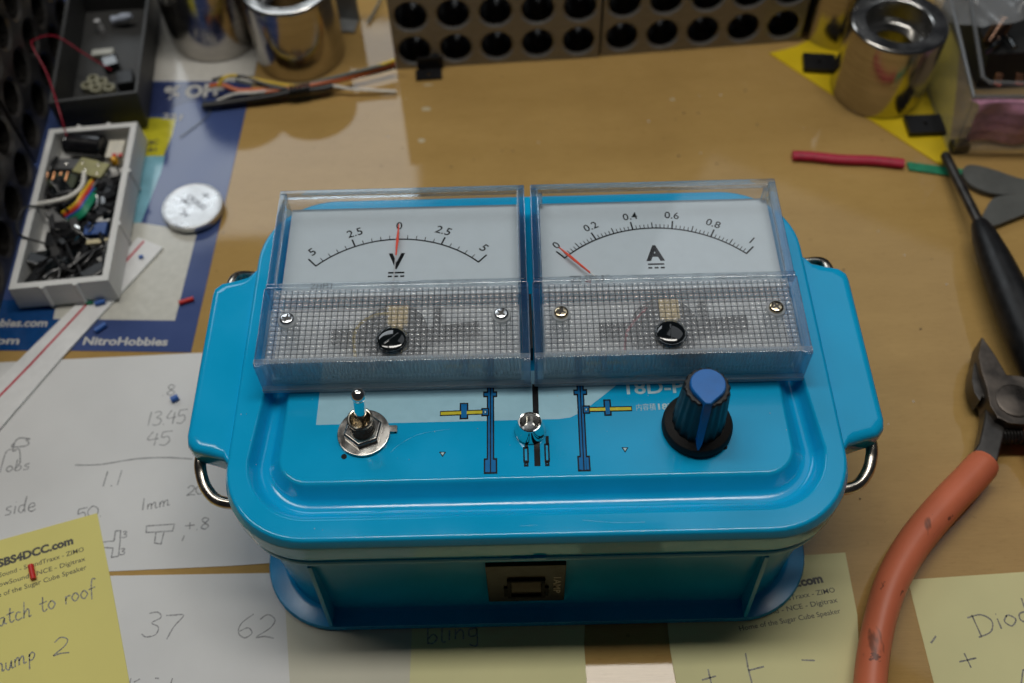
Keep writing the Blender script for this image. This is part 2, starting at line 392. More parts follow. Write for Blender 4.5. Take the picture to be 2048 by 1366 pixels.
CLEARG = glassy("clear styrene thick edge", (.93, .965, .99), .03, glass=.42, ior=1.6)
GRID = glassy("embossed clear styrene", (.99, .995, 1.0), .07, glass=.10, haze=.21, ior=1.85, bump=.8, bs=700)
GROOVE_SHADE = glassy("groove shadow styrene", (.50, .53, .56), .1)
BIN = glassy("scuffed clear bin", (.93, .94, .95), .12, haze=.04, bump=.3, bs=200)
BORE = mat("dark drilled bore", (.05, .046, .042), .3, .7, var=.3)  # bore walls, darker than the block faces
MILKY = glassy("milky plastic boss", (.8, .82, .82), .15, haze=.3)

# ------------------------------------------------------------------ the bench
g = MB(); g.box((0, 120, -15), (1500, 900, 30))
tb = g.build("table_top", WOOD); tag(tb, kind='structure')

# ------------------------------------------------------------------ the blue instrument box
H = 48.8; BX, BY = 1.7, 11.25
box = thing("instrument_box", (BX, BY, 0), "bright cyan plastic box with two clear needle meters, toggle switch and black knob", "instrument box")
def ins(i, z, r, extra=0, n=12): return rrect(BX, BY, 71.8-i, 50.35-i-extra, r, z, n)
# lid: lofted rings from the underside of the skirt, over the rim, through the moat to the raised deck
def warp(ring, y0=-14, y1=1.0, xin=60.0):
    out = []
    for p in ring:
        t = max(0, min(1, (p.y-y0)/(y1-y0))); t = t*t*(3-2*t); dx = p.x-BX
        tgt = math.copysign(min(abs(dx), xin), dx)
        out.append(Vector((BX+dx*(1-t)+tgt*t, p.y, p.z)))
    return out
def moat(ring_hx, front, r, z, keep=0.0):
    # ring whose front edge sits at y=front, back edge at 53, half width ring_hx
    cy = (front+53)/2; return rrect(BX, cy, ring_hx, (53-front)/2, r, z, 12)
rings = [ins(3.2, 38.6, 17), ins(.9, 38.6, 19.5), ins(.3, 39.0, 20), ins(0.0, 40.5, 20), ins(0, 46.0, 20), ins(.12, 46.6, 20), ins(.75, 48.2, 19.6), ins(1.0, 48.58, 19.3), ins(1.35, 48.76, 19), ins(1.7, H, 18.7),
         ]
def mo(i, front, r, z, xin): return warp(moat(71.8-i, front, r, z), xin=xin)
rings += [mo(5.0, -33.4, 15.5, H, 61.5), mo(5.35, -33.0, 15.2, H-.12, 61.2), mo(5.75, -32.5, 14.8, H-.55, 60.8), mo(6.8, -31.2, 13.8, H-2.6, 60.3), mo(7.4, -30.5, 13.2, H-3.3, 60.0), mo(8.2, -29.5, 12.4, H-3.65, 59.7),
          mo(9.6, -27.6, 10.8, H-3.5, 59.2), mo(10.4, -26.8, 9.9, H-2.9, 58.9), mo(12.3, -24.9, 7.6, H-.75, 58.1), mo(12.6, -24.55, 7.2, H-.3, 57.9), mo(13.0, -24.1, 6.8, H-.06, 57.6), mo(13.4, -23.7, 6.4, H, 57.4)]
g = MB(); g.loft(rings, True, True)
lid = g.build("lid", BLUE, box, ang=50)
# side tabs of the lid
for sx in (-1, 1):
    o = [(70.5, -19.3), (72.6, -16.6), (76.8, -15.2), (80.1, -14.2), (81.8, -12.5), (82.3, -10.0), (82.3, 31), (82.0, 33.4), (80.4, 35.0), (77.2, 35.8), (73.2, 37.0), (70.5, 40.2)]
    o = [(BX+sx*(x), y) for x, y in o]+[(BX+sx*66, 40.2), (BX+sx*66, -20.5)]
    if sx < 0: o = o[::-1]
    cx = BX+sx*75; cyy = 9.6
    def sc(i, z):
        out = []
        for x, y in o:
            dx = abs(x-BX); k = i if dx > 71 else i*.6
            out.append(Vector((x-sx*(i if dx > 74 else 0), y+(k if y < cyy else -k) if (y < -11 or y > 32) else y, z)))
        return out
    g = MB(); g.loft([sc(1.2, 40.2), sc(.2, 40.8), sc(0, 42.2), sc(0, 45.6), sc(.2, 46.6), sc(.7, 47.25), sc(1.5, 47.6), sc(2.4, 47.7)])
    g.build("side_tab", BLUE, box, ang=50)
# base: floor flange, walls, top lip, ribs
g = MB(); rr = lambda hx, hy, r, z, dy=0: rrect(BX, BY+dy, hx, hy, r, z, 12)
fy = 53.3
g.loft([rr(70.4, fy-.2, 19, 0), rr(70.9, fy+.2, 19.4, .5), rr(70.9, fy+.2, 19.4, 1.4), rr(70.5, fy-.2, 19, 2.0), rr(67.0, 49.6, 16.5, 2.05), rr(65.8, 48.4, 15.5, 2.6), rr(65.6, 48.1, 15.3, 4.0), rr(67.6, 48.7, 17, 33.8), rr(69.6, 48.8, 18.2, 34.1),
        rr(70.9, 49.5, 19.2, 34.3), rr(71.1, 49.7, 19.4, 34.8), rr(71.1, 49.7, 19.4, 36.2), rr(70.8, 49.4, 19.1, 36.7), rr(68.0, 46.6, 16.3, 36.8), rr(68.0, 46.6, 16.3, 39.5)])
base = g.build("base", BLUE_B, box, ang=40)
for x in (-51.2, 54.4):
    g = MB(); s_ = 1 if x > 0 else -1
    g.add([(x-.55, -36.5, 1.9), (x+.55, -36.5, 1.9), (x+.55, -41.7, 1.9), (x-.55, -41.7, 1.9), (x-.55, -36.5, 34.2), (x+.55, -36.5, 34.2), (x+.55, -38.6, 34.2), (x-.55, -38.6, 34.2)],
          [(0,1,2,3),(7,6,5,4),(0,4,5,1),(1,5,6,2),(2,6,7,3),(3,7,4,0)])
    g.build("base_rib", BLUE_B, box, bevel=.25)
g = MB(); g.lathe([(68, 37), (68, 38.4)], (0, 0, 0), 4)
g = MB(); g.loft([rr(70.0, 48.6, 18.6, 36.75), rr(70.0, 48.6, 18.6, 38.7)], True, True); g.build("gap_shade", mat("navy gap shade", (.004, .03, .09), .6), box)  # dark band put in for the shaded gap between lid and base
g = MB(); g.box((2.0, -39.1, 39.0), (3.0, 1.2, 1.6)); g.box((-1.6, -39.0, 38.6), (6, .8, .7)); g.build("lid_catch", BLUE_B, box, bevel=.2)
# wire bails at both ends
for sx in (-1, 1):
    q = [(68.5, -23.9, 38.4), (71, -24.8, 38.4), (74.4, -23.8, 38.4), (77.4, -20.8, 38.8), (78.9, -17.4, 39.6), (79.3, -14.5, 40.5), (79.0, -11, 40.6), (78.8, 0, 40.2), (78.4, 20, 40.2), (78.2, 31, 40.6), (78.3, 35, 41.8), (78.2, 38.8, 41.9), (77.2, 41.6, 40.8), (74, 43.2, 38.6), (69.5, 43.2, 36.5)]
    g = MB(); g.tube(crom([(BX+sx*(x+.9*(x > 73)), y+(.9 if y < 0 else 0), z) for x, y, z in q], 6), 1.45, 12); g.build("wire_bail", STEELW, box)
# printed graphics on the deck
zz = H+.03
g = MB()
pal = [P(640, 778, zz), P(632, 850, zz), P(1118, 838, zz), P(1140, 835, zz), P(1153, 829, zz), P(1163, 821, zz), P(1180, 812, zz), P(1236, 768, zz), P(1240, 740, zz), P(645, 745, zz)]
sheet(g, pal, zz); g.build("printed_panel", PALE, box)
def strip(mb, a, b, w, z):
    a, b = P(*a, z), P(*b, z); d = (b-a).normalized(); n = Vector((-d.y, d.x, 0))*w/2
    mb.add([a+n, a-n, b-n, b+n], [(0, 1, 2, 3)])
def rectpx(mb, x0, y0, x1, y1, z, grow=0.0):
    a = P(x0, y0, z); b = P(x1, y1, z); xa, xb = sorted((a.x, b.x)); ya, yb = sorted((a.y, b.y))
    mb.add([(xa-grow, ya-grow, z), (xb+grow, ya-grow, z), (xb+grow, yb+grow, z), (xa-grow, yb+grow, z)], [(0, 1, 2, 3)])
kb, kk, ky, kp, kf = MB(), MB(), MB(), MB(), MB()
PB, PK, PY = [], [], []
z1, z2, z3 = H+.06, H+.09, H+.12
for s0, sx in ((981, -1), (1164, 1)):
    top = (981, 775) if sx < 0 else (1160, 770); bot = (981, 944) if sx < 0 else (1168, 940)
    strip(kk, top, bot, 1.75, z1); strip(kb, top, bot, 1.1, z2); strip(kk, top, bot, .28, z3)
    cx = 980 if sx < 0 else 1160; cyp = 789 if sx < 0 else 785
    rectpx(kk, cx-11, cyp-4, cx+12, cyp+3, z1+.01, .3); rectpx(kb, cx-11, cyp-3, cx+12, cyp+2, z2+.01)
    bx = 981 if sx < 0 else 1168; by = 932 if sx < 0 else 927
    rectpx(kk, bx-11, by-13, bx+11, by+13, z1+.01, .3); rectpx(kb, bx-10.5, by-12, bx-4, by+12, z2+.01); rectpx(kb, bx+4, by-12, bx+10.5, by+12, z2+.01); rectpx(kb, bx-3, by-12, bx-.6, by+12, z2+.02); rectpx(kb, bx+.6, by-12, bx+3, by+12, z2+.02)
    ye = (880, 827, 966, 824) if sx < 0 else (1178, 819, 1264, 817)
    a, b = (ye[0], ye[1]), (ye[2], ye[3])
    strip(kk, a, b, 1.35, z1+.02)
    strip(ky, (a[0]+1.5, a[1]), (b[0]-1.5, b[1]), .8, z2+.02)
    mx_ = 928 if sx < 0 else 1215; my = 822 if sx < 0 else 815
    rectpx(kk, mx_-6, my-14, mx_+6, my+14, z1+.03, .3); rectpx(kb, mx_-5.5, my-13.5, mx_+5.5, my+13.5, z2+.03)
    hx_ = 971 if sx < 0 else 1173; hy = 824 if sx < 0 else 819
    rectpx(kk, hx_-6, hy-6, hx_+5, hy+6, z1+.04, .28); rectpx(kb, hx_-5.5, hy-5.5, hx_+4.5, hy+5.5, z2+.04); rectpx(kk, hx_-3, hy-3, hx_+2, hy+3, z3+.02); rectpx(kp, hx_-2, hy-2, hx_+1, hy+2, z3+.04)
    tx, ty = (885, 908) if sx < 0 else (1250, 899)
    t = [P(tx-7, ty-4.5, z1), P(tx+7, ty-4.5, z1), P(tx, ty+6, z1)]; c = (t[0]+t[1]+t[2])/3
    sheet(kk, t, z1); sheet(kp, [c+(p-c)*.55 for p in t], z2)
    kp.build("white_print", PRWHITE, box); kp = MB(); kk.build("black_print", INK, box); kb.build("blue_print", PRBLUE, box); ky.build("yellow_print", PRYEL, box); kk, kb, ky = MB(), MB(), MB()
strip(kk, (1070, 768), (1075, 932), 1.4, z1); kk.build('black_print', INK, box)
for bx, ty0, ty1 in ((1053, 880, 932), (1095, 873, 931)):
    kk = MB()
    for (a, b, c_, d) in ((bx-6, ty0+15, bx+4, ty1-8), (bx-3, ty0, bx+2, ty0+15), (bx-4, ty1-7, bx+3, ty1)):
        rectpx(kk, a, b, c_, d, z1, .12)
        if c_-a > 6: rectpx(kf, a+2.4, b+3, c_-2.4, d-3, z2)
    kk.build('black_print', INK, box)
for cx, cyp in ((688, 913), (1449, 894)):
    kk = MB(); c = P(cx, cyp, z1); kk.add([(c.x+.68*math.cos(a/24*2*math.pi), c.y+.68*math.sin(a/24*2*math.pi), z1) for a in range(24)], [tuple(range(24))]); kk.build('black_print', INK, box)
kf.build("blue_fill", mat("cyan print", (.004, .375, .69), .2, var=.02), box)
write(kp, "18D-PT", P(1254, 788, z1), P(1397, 784, z1), 3.6, bold=.018)
write(kp, "内容積", P(1273, 820, z1), P(1312, 819, z1), 1.45)
write(kp, "18L", P(1317, 819, z1), P(1347, 818, z1), 1.6, bold=.03)
rectpx(kp, 1452, 795, 1456, 812, z1)
kp.build("white_print", PRWHITE, box)
# rocker switch on the front wall
ry = -38.6
g = MB(); g.box((-1.2, ry+1.2, 21.6), (18.8, 3.2, 23.6)); rs = g.build("rocker_switch", BROWNBLK, box, bevel=.3)
g = MB(); cxr, czr = -1.2, 19.8
for d in ((0, 5.3, 9.0, 1.0), (0, -5.3, 9.0, 1.0)): g.box((cxr, ry-.7, czr+d[1]), (d[2], .9, d[3]))
for s_ in (-1, 1):
    g.box((cxr+s_*4.1, ry-.7, czr), (.9, .9, 11.0)); g.box((cxr+s_*5.0, ry-.6, czr-2.2), (.9, .7, 5.5))
g.build("bezel", mat("black bezel", (.003, .003, .003), .6, spec=.1), rs, bevel=.12)
g = MB(); g.add([(cxr-3.5, ry-.5, czr+4.3), (cxr+3.5, ry-.5, czr+4.3), (cxr+3.5, ry-1.6, czr), (cxr-3.5, ry-1.6, czr), (cxr-3.5, ry-.2, czr-4.3), (cxr+3.5, ry-.2, czr-4.3), (cxr-3.5, ry+.2, czr+4.3), (cxr+3.5, ry+.2, czr+4.3), (cxr-3.5, ry+.2, czr-4.3), (cxr+3.5, ry+.2, czr-4.3)],
    [(0,1,2,3),(3,2,5,4),(0,3,4,8,6),(1,7,9,5,2),(6,7,1,0),(4,5,9,8),(6,8,9,7)])
g.build("rocker", BROWNBLK, rs)
g = MB(); vs, fs, x0, x1 = text_mesh("1AMP", .01)
k_ = 2.0/.72
g.add([Vector((6.0+v.y*k_*.9-.6, ry-.45, 26.0-(v.x-x0)*10.5/(x1-x0))) for v in vs], fs); g.build("rating_mark", mat("grey moulded mark", (.35, .34, .30), .5), rs)

# toggle switch
tc_ = P(728, 868, H)
tg = thing("toggle_switch", (tc_.x, tc_.y, H), None, None); tg.parent = box; tg.location = Vector((tc_.x-BX, tc_.y-BY, H))*S
for k_ in ('label', 'category'):
    if k_ in tg: del tg[k_]
X, Y_ = tc_.x, tc_.y
g = MB(); g.lathe([(6.1, .0), (6.15, .25), (6.1, .6), (5.9, .7), (3.0, .72)], (X, Y_, H+.15), 56)
g.box((X+6.5, Y_+.9, H+.5), (2.2, 1.7, .55)); g.box((X+7.5, Y_+.9, H+.1), (.5, 1.7, .9)); g.build("washer", NICKEL, tg)
g = MB(); hexr = lambda r, z, a0=.35: [Vector((X+r*math.cos(a0+i*math.pi/3), Y_+.2+r*math.sin(a0+i*math.pi/3), z)) for i in range(6)]
g.loft([hexr(4.55, H+.86), hexr(4.6, H+1.0), hexr(4.6, H+2.2), hexr(4.15, H+2.5)]); g.build("hex_nut", NICKEL, tg, bevel=.12)
g = MB(); pr = []
for k in range(6):
    z0 = 2.4+k*.68; pr += [(2.62, z0), (3.0, z0+.3), (3.0, z0+.38), (2.62, z0+.66)]
pr += [(2.95, 6.5), (3.0, 6.6), (3.0, 6.95), (2.7, 7.1), (2.45, 7.05), (2.3, 6.2), (1.3, 4.6)]
g.lathe([(2.9, .8)]+pr, (X, Y_+.2, H), 40, True, True); g.build("threaded_bush", mat("brassy nickel", (.42, .38, .31), .2, 1.0, var=.1, vs=400), tg)
a, b = Vector((X, Y_+.2, H+4.4)), Vector((X+1.0, Y_+1.2, H+17.4))
g = MB(); ax = (b-a).normalized(); R = ax.to_track_quat('Z', 'Y').to_matrix(); L = (b-a).length
g.lathe([(1.25, 0), (1.3, 2), (1.4, L*.5), (1.48, L-2.6)]+[(1.72*math.cos(t_), L-1.7+1.72*math.sin(t_)) for t_ in [-.55+i*(math.pi/2+.5)/9 for i in range(10)]], a, 32, m=R)
g.build("toggle_lever", CHROME, tg)

# lamp holder
c = P(1060, 862, H); X, Y_ = c.x, c.y
g = MB(); g.lathe([(3.55, .05), (3.65, .3), (3.55, .9), (2.75, 4.2), (2.6, 4.4), (2.4, 4.35), (2.2, 3.9), (1.6, 1.4), (.2, 1.35)], (X, Y_, H), 48); le = g.build("lamp_holder", CHROME, box)
g = MB(); g.lathe([(1.3, 1.3), (1.3, 2.2), (.95, 2.8), (.4, 3.05), (.05, 3.1)], (X, Y_, H), 24); g.build("led", MILKY, le)

# knob
c = P(1393, 855, H); X, Y_ = c.x, c.y
g = MB(); g.lathe([(8.0, .1), (8.15, .5), (8.1, 2.0), (7.7, 2.7), (7.2, 2.95), (6.3, 3.3), (5.9, 3.4)], (X, Y_, H), 64); kn = g.build("control_knob", GROUGH, box)
def flute(r, z, n=96):
    return [Vector((X+(r+.16*math.cos(18*2*math.pi*i/n))*math.cos(2*math.pi*i/n), Y_+(r+.16*math.cos(18*2*math.pi*i/n))*math.sin(2*math.pi*i/n), H+3.2+(z-3.2)*1.27)) for i in range(n)]
g = MB(); g.loft([flute(5.95, 3.2), flute(5.5, 9), flute(5.05, 14.6), flute(4.9, 15.0), flute(4.55, 15.2)]); g.build("grip", BLACKP, kn, ang=60)
g = MB(); drop = []
pa = math.radians(-97)
for i in range(32):
    a = pa+math.radians(46)+i*(2*math.pi-math.radians(92))/31; drop.append(Vector((X+3.95*math.cos(a), Y_+3.95*math.sin(a))))
tip = Vector((X+5.1*math.cos(pa), Y_+5.1*math.sin(pa))); sd = Vector((-math.sin(pa), math.cos(pa)))*.55
drop = drop + [tip-sd, tip, tip+sd]
cc = Vector((X, Y_))
g.loft([[Vector((*(cc+(p-cc)*k), H+3.2+(z-3.2)*1.27)) for p in drop] for k, z in ((1.0, 15.0), (1.0, 15.75), (.97, 16.05), (.92, 16.2))])
rd = Vector((math.cos(pa), math.sin(pa)))
def rib(r, w, z): return [Vector((*(cc+rd*r[0]-sd/.55*w), z)), Vector((*(cc+rd*r[1]-sd/.55*w*.6), z)), Vector((*(cc+rd*r[1]+sd/.55*w*.6), z)), Vector((*(cc+rd*r[0]+sd/.55*w), z))]
g.loft([rib((3.0, 7.6), .3, H+3.1), rib((3.0, 7.0), 1.1, H+4.9), rib((3.0, 6.0), 1.3, H+14.4), rib((3.0, 5.45), 1.35, H+18.4), rib((3.0, 4.7), 1.1, H+19.3)])
g.build("pointer_cap", KBLUE, kn, ang=40)

# ------------------------------------------------------------------ panel meters
def arc(mb, cx, cy, R, a0, a1, w, z, n=60):
    ribbon(mb, [Vector((cx+R*math.sin(a0+(a1-a0)*i/n), cy+R*math.cos(a0+(a1-a0)*i/n), z)) for i in range(n+1)], w)
def tick(mb, cx, cy, R0, R1, a, w, z):
    ribbon(mb, [Vector((cx+R*math.sin(a), cy+R*math.cos(a), z)) for R in (R0, R1)], w)
def rtext(mb, s, cx, cy, R, a, h, z, shear=0.0, bold=0.0):
    c = Vector((cx+R*math.sin(a), cy+R*math.cos(a), z)); ex = Vector((math.cos(a), -math.sin(a), 0))
    write(mb, s, c-ex*10, c+ex*10, h, bold=bold or .008, shear=shear, center=True, nat=True)
def meter(x0, kind):
    cx = x0+32
    loc = Vector((cx, 27, H))
    m = bpy.data.objects.new("panel_meter", None); link(m); m.parent = box; m.location = (loc-Vector((BX, BY, 0)))*S; m.empty_display_size = .005
    m['label'] = "clear panel voltmeter reading zero, black capped" if kind == 'V' else "clear panel ammeter with red needle resting at zero"
    t = 1.5; a, b = x0+.25, x0+63.75; D = 54.3; zt = H+12.2; zu = H+10.9; ys = 22.6
    # walls and window panes: closed slabs
    g = MB()
    g.prism([(a+.5+t, ys+1.2), (b-.5-t, ys+1.2), (b-.5-t, D-t), (a+.5+t, D-t)], zu-1.4, zu)        # window
    g.build("window", CLEAR, m, bevel=.12)
    g = MB()
    g.prism([(a+t, D-t), (b-t, D-t), (b-t, D), (a+t, D)], H+.2, zu-.7)                             # back wall
    g.build("back_wall", CLEAR, m, bevel=.1)
    for s_, xa in ((1, a), (-1, b)):
        g = MB(); g.prism([(xa, ys), (xa+s_*t, ys), (xa+s_*t, D), (xa, D)], H+.15, zu-.2)
        g.prism([(xa-s_*.3, 0), (xa+s_*t, 0), (xa+s_*t, ys-.15), (xa-s_*.3, ys-.15)], H+.15, zt-.3)
        g.build("side_wall", CLEARW, m, bevel=.2)
    g = MB()      # thick moulded edges
    g.box((cx, D-.9, zu-.2), (b-a, 2.0, 1.6)); g.box((a+1.0, (ys+D)/2, zu-.2), (2.0, D-ys-2.2, 1.6)); g.box((b-1.0, (ys+D)/2, zu-.2), (2.0, D-ys-2.2, 1.6))
    g.box((a+1.0, ys/2-.05, zt-.75), (2.4, ys-.4, 1.5)); g.box((b-1.0, ys/2-.05, zt-.75), (2.4, ys-.4, 1.5))
    g.box((cx, ys+.5, (zu+zt)/2-.9), (b-a, 1.4, zt-zu+1.6))
    g.build("edge", CLEARG, m, bevel=.3)
    # front wall with drafted face, base foot and fine ribs inside
    g = MB()
    g.add([(a-.3, 0, H+.2), (b+.3, 0, H+.2), (b+.3, 1.5, H+.2), (a-.3, 1.5, H+.2), (a-.3, .5, zt), (b+.3, .5, zt), (b+.3, 1.9, zt), (a-.3, 1.9, zt)], [(0,3,2,1),(4,5,6,7),(0,1,5,4),(1,2,6,5),(2,3,7,6),(3,0,4,7)])
    g.build("front_wall", glassy("clear styrene front", (.93, .955, .98), .04, glass=.08, haze=.26), m, bevel=.25)
    g = MB(); n = 66
    for i in range(n):
        x = a+2.2+(b-a-4.4)*i/(n-1); g.add([(x-.34, 2.0, H+2.6), (x+.34, 2.0, H+2.6), (x, 1.62, H+2.6), (x-.34, 2.25, H+11), (x+.34, 2.25, H+11), (x, 1.85, H+11)], [(0,1,2),(3,5,4),(0,2,5,3),(2,1,4,5),(1,0,3,4)])
    g.build("rib", GRID, m, smooth=False)
    g = MB(); g.box((cx, .55, H+.75), (b-a+.8, 1.5, 1.3)); g.build("foot", glassy("milky foot styrene", (.9, .93, .96), .06, haze=.38), m, bevel=.3)
    # embossed pyramids over the movement
    g = MB(); nx, ny = 41, 15; gx0, gx1, gy0, gy1 = a+2.3, b-2.3, 2.0, ys-.6; px_, py_ = (gx1-gx0)/nx, (gy1-gy0)/ny
    holes = [(x0+6.6, 12.9, 2.3), (x0+57.4, 12.9, 2.3), (cx-.2, 6.2, 3.9)]
    zb = zt-.75
    for i in range(nx):
        for j in range(ny):
            x, y = gx0+(i+.5)*px_, gy0+(j+.5)*py_
            if any((x-h[0])**2+(y-h[1])**2 < h[2]**2 for h in holes): continue
            jj = random.uniform(-.04, .04); K = 8; vs = []; fs = []
            for q in range(K+1):
                for p_ in range(K+1):
                    u, w = 2*p_/K-1, 2*q/K-1
                    hgt = (1-abs(u)**2.4)*(1-abs(w)**2.4)*.62+(.38 if max(abs(u), abs(w)) < .95 else 0)
                    vs.append((x+u*(px_/2-.03), y+w*(py_/2-.03), zb+.55*hgt*(1+jj*u)))
            for q in range(K):
                for p_ in range(K): a_ = q*(K+1)+p_; fs.append((a_, a_+1, a_+K+2, a_+K+1))
            g.add(vs, fs)
    g.add([(gx0, gy0, zb-.04), (gx1, gy0, zb-.04), (gx1, gy1, zb-.04), (gx0, gy1, zb-.04)], [(0, 1, 2, 3)])
    g.build("embossed_cover", GRID, m, ang=48)
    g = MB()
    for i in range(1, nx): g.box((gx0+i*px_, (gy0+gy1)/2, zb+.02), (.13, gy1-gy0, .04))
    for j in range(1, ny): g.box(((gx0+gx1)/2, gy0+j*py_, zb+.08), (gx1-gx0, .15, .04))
    g.build("groove_shade", GROOVE_SHADE, m, smooth=False)  # dark tinted strips stand in for the shade in the grooves
    # dial
    zd = H+6.0
    g = MB(); g.prism([(x0+2.6, 23.8), (x0+62.2, 23.8), (x0+62.2, 52.5), (x0+2.6, 52.5)], zd-.8, zd); dl = g.build("dial", DIAL, m, bevel=.1)
    p = MB(); zp = zd+.04
    if kind == 'V':
        ax_, ay, R, A = x0+31.1, 11.4, 30.25, math.radians(42.9)
        arc(p, ax_, ay, R, -A, A, .40, zp)
        for i in range(21):
            t_ = -A+2*A*i/20; big = i in (5, 15); end = i in (0, 20)
            tick(p, ax_, ay, R-.15, R+(3.1 if end else 2.5 if big or i == 10 else 1.25), t_, .42 if (big or end) else .2, zp+.01)
        for s_, t_ in (("5", -A*1.02), ("2.5", -A*.5), ("0", 0), ("2.5", A*.5), ("5", A*1.02)):
            rtext(p, s_, ax_, ay, R+(3.2 if abs(t_) > .7 else 3.3), t_*.9, 2.5, zp, shear=.1 if t_ > .2 else 0)
        c = (ax_-.2, 32.2); write(p, "V", (c[0]-2.1, c[1], zp), (c[0]+2.1, c[1], zp), 4.9, bold=.03)
        ey0 = 30.8
        tip, tail = Vector((ax_+.1, 45.3, H+7.8)), Vector((ax_-.5, 24.5, H+7.8))
        write(p, "ZHFU", (x0+9.6, 26.4, zp), (x0+15.2, 26.4, zp), 1.7, bold=.03)
        write(p, "JB/T9290-98", (x0+44, 25.6, zp), (x0+54, 25.6, zp), 1.3, bold=.01)
    else:
        ax_, ay, R, A = x0+31.5, 9.7, 33.55, math.radians(43.2)
        arc(p, ax_, ay, R, -A, A, .40, zp)
        for i in range(51):
            t_ = -A+2*A*i/50; big = i % 10 == 0; mid = i % 5 == 0; end = i in (0, 50)
            tick(p, ax_, ay, R-.15, R+(3.0 if end else 2.6 if big else 1.9 if mid else 1.25), t_, .42 if big else .28 if mid else .2, zp+.01)
        for i, s_ in enumerate(("0", "0.2", "0.4", "0.6", "0.8", "1")):
            t_ = -A+2*A*i/5; rtext(p, s_, ax_, ay, R+3.4, t_*.95, 2.3, zp)
        c = (ax_-.1, 32.8); write(p, "A", (c[0]-2.35, c[1], zp), (c[0]+2.35, c[1], zp), 4.7, bold=.045)
        ey0 = 31.5
        tip, tail = P(1118, 494, H+7.8), P(1120, 494, H+7.8)
        dirn = (P(1188, 551, H+7.8)-tip).normalized(); tail = tip+dirn*17
        write(p, "ZHFU", (x0+9.2, 26.5, zp), (x0+18, 26.5, zp), 1.9, bold=.04); write(p, "®", (x0+18.2, 27.3, zp), (x0+19.8, 27.3, zp), 1.2)
        write(p, "GB/T7676-2017", (x0+45.5, 26.4, zp), (x0+59, 26.4, zp), 1.45, bold=.02)
    cxe = ax_-.1
    ribbon(p, [Vector((cxe-2.05, ey0, zp)), Vector((cxe+2.05, ey0, zp))], .5)
    for k in (-1, 0, 1): ribbon(p, [Vector((cxe+k*1.55-.5, ey0-1.15, zp)), Vector((cxe+k*1.55+.5, ey0-1.15, zp))], .5)
    p.build("scale_print", INK, m)
    # needle: red tapered tip, silver stem
    dv = (tail-tip); n_ = Vector((-dv.y, dv.x, 0)).normalized()
    mid_ = tip+dv*(.50 if kind == 'V' else .66)
    g = MB(); w0, w1 = .10, .34
    wid = tip+dv*.24
    g.loft([[tip+n_*w0, tip-n_*w0, tip-n_*w0-Vector((0,0,.25)), tip+n_*w0-Vector((0,0,.25))], [wid+n_*w1, wid-n_*w1, wid-n_*w1-Vector((0,0,.3)), wid+n_*w1-Vector((0,0,.3))], [mid_+n_*.16, mid_-n_*.16, mid_-n_*.16-Vector((0,0,.3)), mid_+n_*.16-Vector((0,0,.3))]])
    g.build("needle", RED, m)
    g = MB(); g.tube([mid_, tail], .15, 8); g.build("needle_stem", SILVER, m)
    # movement under the embossed cover
    g = MB(); g.box((cx, 12.2, H+1.6), (59.6, 20.4, 2.6)); g.build("movement_tray", TRAYW, m, bevel=.2); g = MB(); g.box((cx, 3.1, H+5.6), (58.6, .7, 8.6)); g.build("front_lip", glassy("milky lip", (.9, .93, .95), .3, haze=.85), m, bevel=.2)
    g = MB(); g.lathe([(8.0, 0), (8.0, 4.2), (7.4, 4.8), (.5, 4.8)], (cx-.4, 12.2, H+2.9), 40); g.box((cx-12, 12.6, H+4.6), (8, 3.4, 2.2)); g.box((cx+13.5, 13.4, H+4.6), (13, 3.2, 2.2), .12); g.box((cx+9.6, 17, H+4.0), (2, 7, 2)); g.build("magnet_core", BLACKP, m, bevel=.2)
    g = MB(); g.box((cx+.6, 14.8, H+9.4), (4.8, 5.6, 1.0)); g.box((cx+.6, 9.5, H+9.2), (2.8, 6.2, .8)); g.build("brass_bridge", BRASS, m, bevel=.2)
    g = MB(); wz = H+8.2
    if kind == 'V': g.tube(crom([(cx-9.5, 5, wz-2), (cx-9.8, 11, wz), (cx-7.5, 15, wz), (cx-3.5, 16.6, wz), (cx+.5, 16, wz)], 6), .42, 8); g.build("coil_lead", YWIRE, m)
    else: g.tube(crom([(cx-10.5, 5.0, wz-2), (cx-10, 9, wz), (cx-7.5, 13, wz), (cx-4.5, 16.5, wz)], 6), .34, 8); g.build("coil_lead", BURGUNDY, m)
    # screws on milky bosses
    for hx in (x0+6.6, x0+57.4):
        zs = zt-.5
        g = MB(); g.lathe([(2.35, -5), (2.35, .1), (2.2, .35), (1.9, .4)], (hx, 12.9, zs), 28); g.build("screw_boss", MILKY, m)
        g = MB(); rs_ = 1.72; rot = random.uniform(0, 1.4); R0 = Matrix.Rotation(rot, 3, 'Z'); gx = MB(); gx.box((hx, 12.9, zs+1.12), (2.2, .42, .12), rot); gx.box((hx, 12.9, zs+1.125), (.42, 2.2, .12), rot); gx.build('recess_shade', DARKST, m)  # raised dark cross painting the shade of the screw recess
        # pan head with a real cross recess
        n = 32; ring = lambda r, z: [Vector((hx+r*math.cos(2*math.pi*i/n), 12.9+r*math.sin(2*math.pi*i/n), zs+z)) for i in range(n)]
        cross = []
        for i in range(n):
            a_ = 2*math.pi*i/n; q = (a_-rot) % (math.pi/2); q = min(q, math.pi/2-q); cross.append(1.15 if q < .22 else .42)
        cr = lambda k, z: [Vector((hx+cross[i]*k*math.cos(2*math.pi*i/n), 12.9+cross[i]*k*math.sin(2*math.pi*i/n), zs+z)) for i in range(n)]
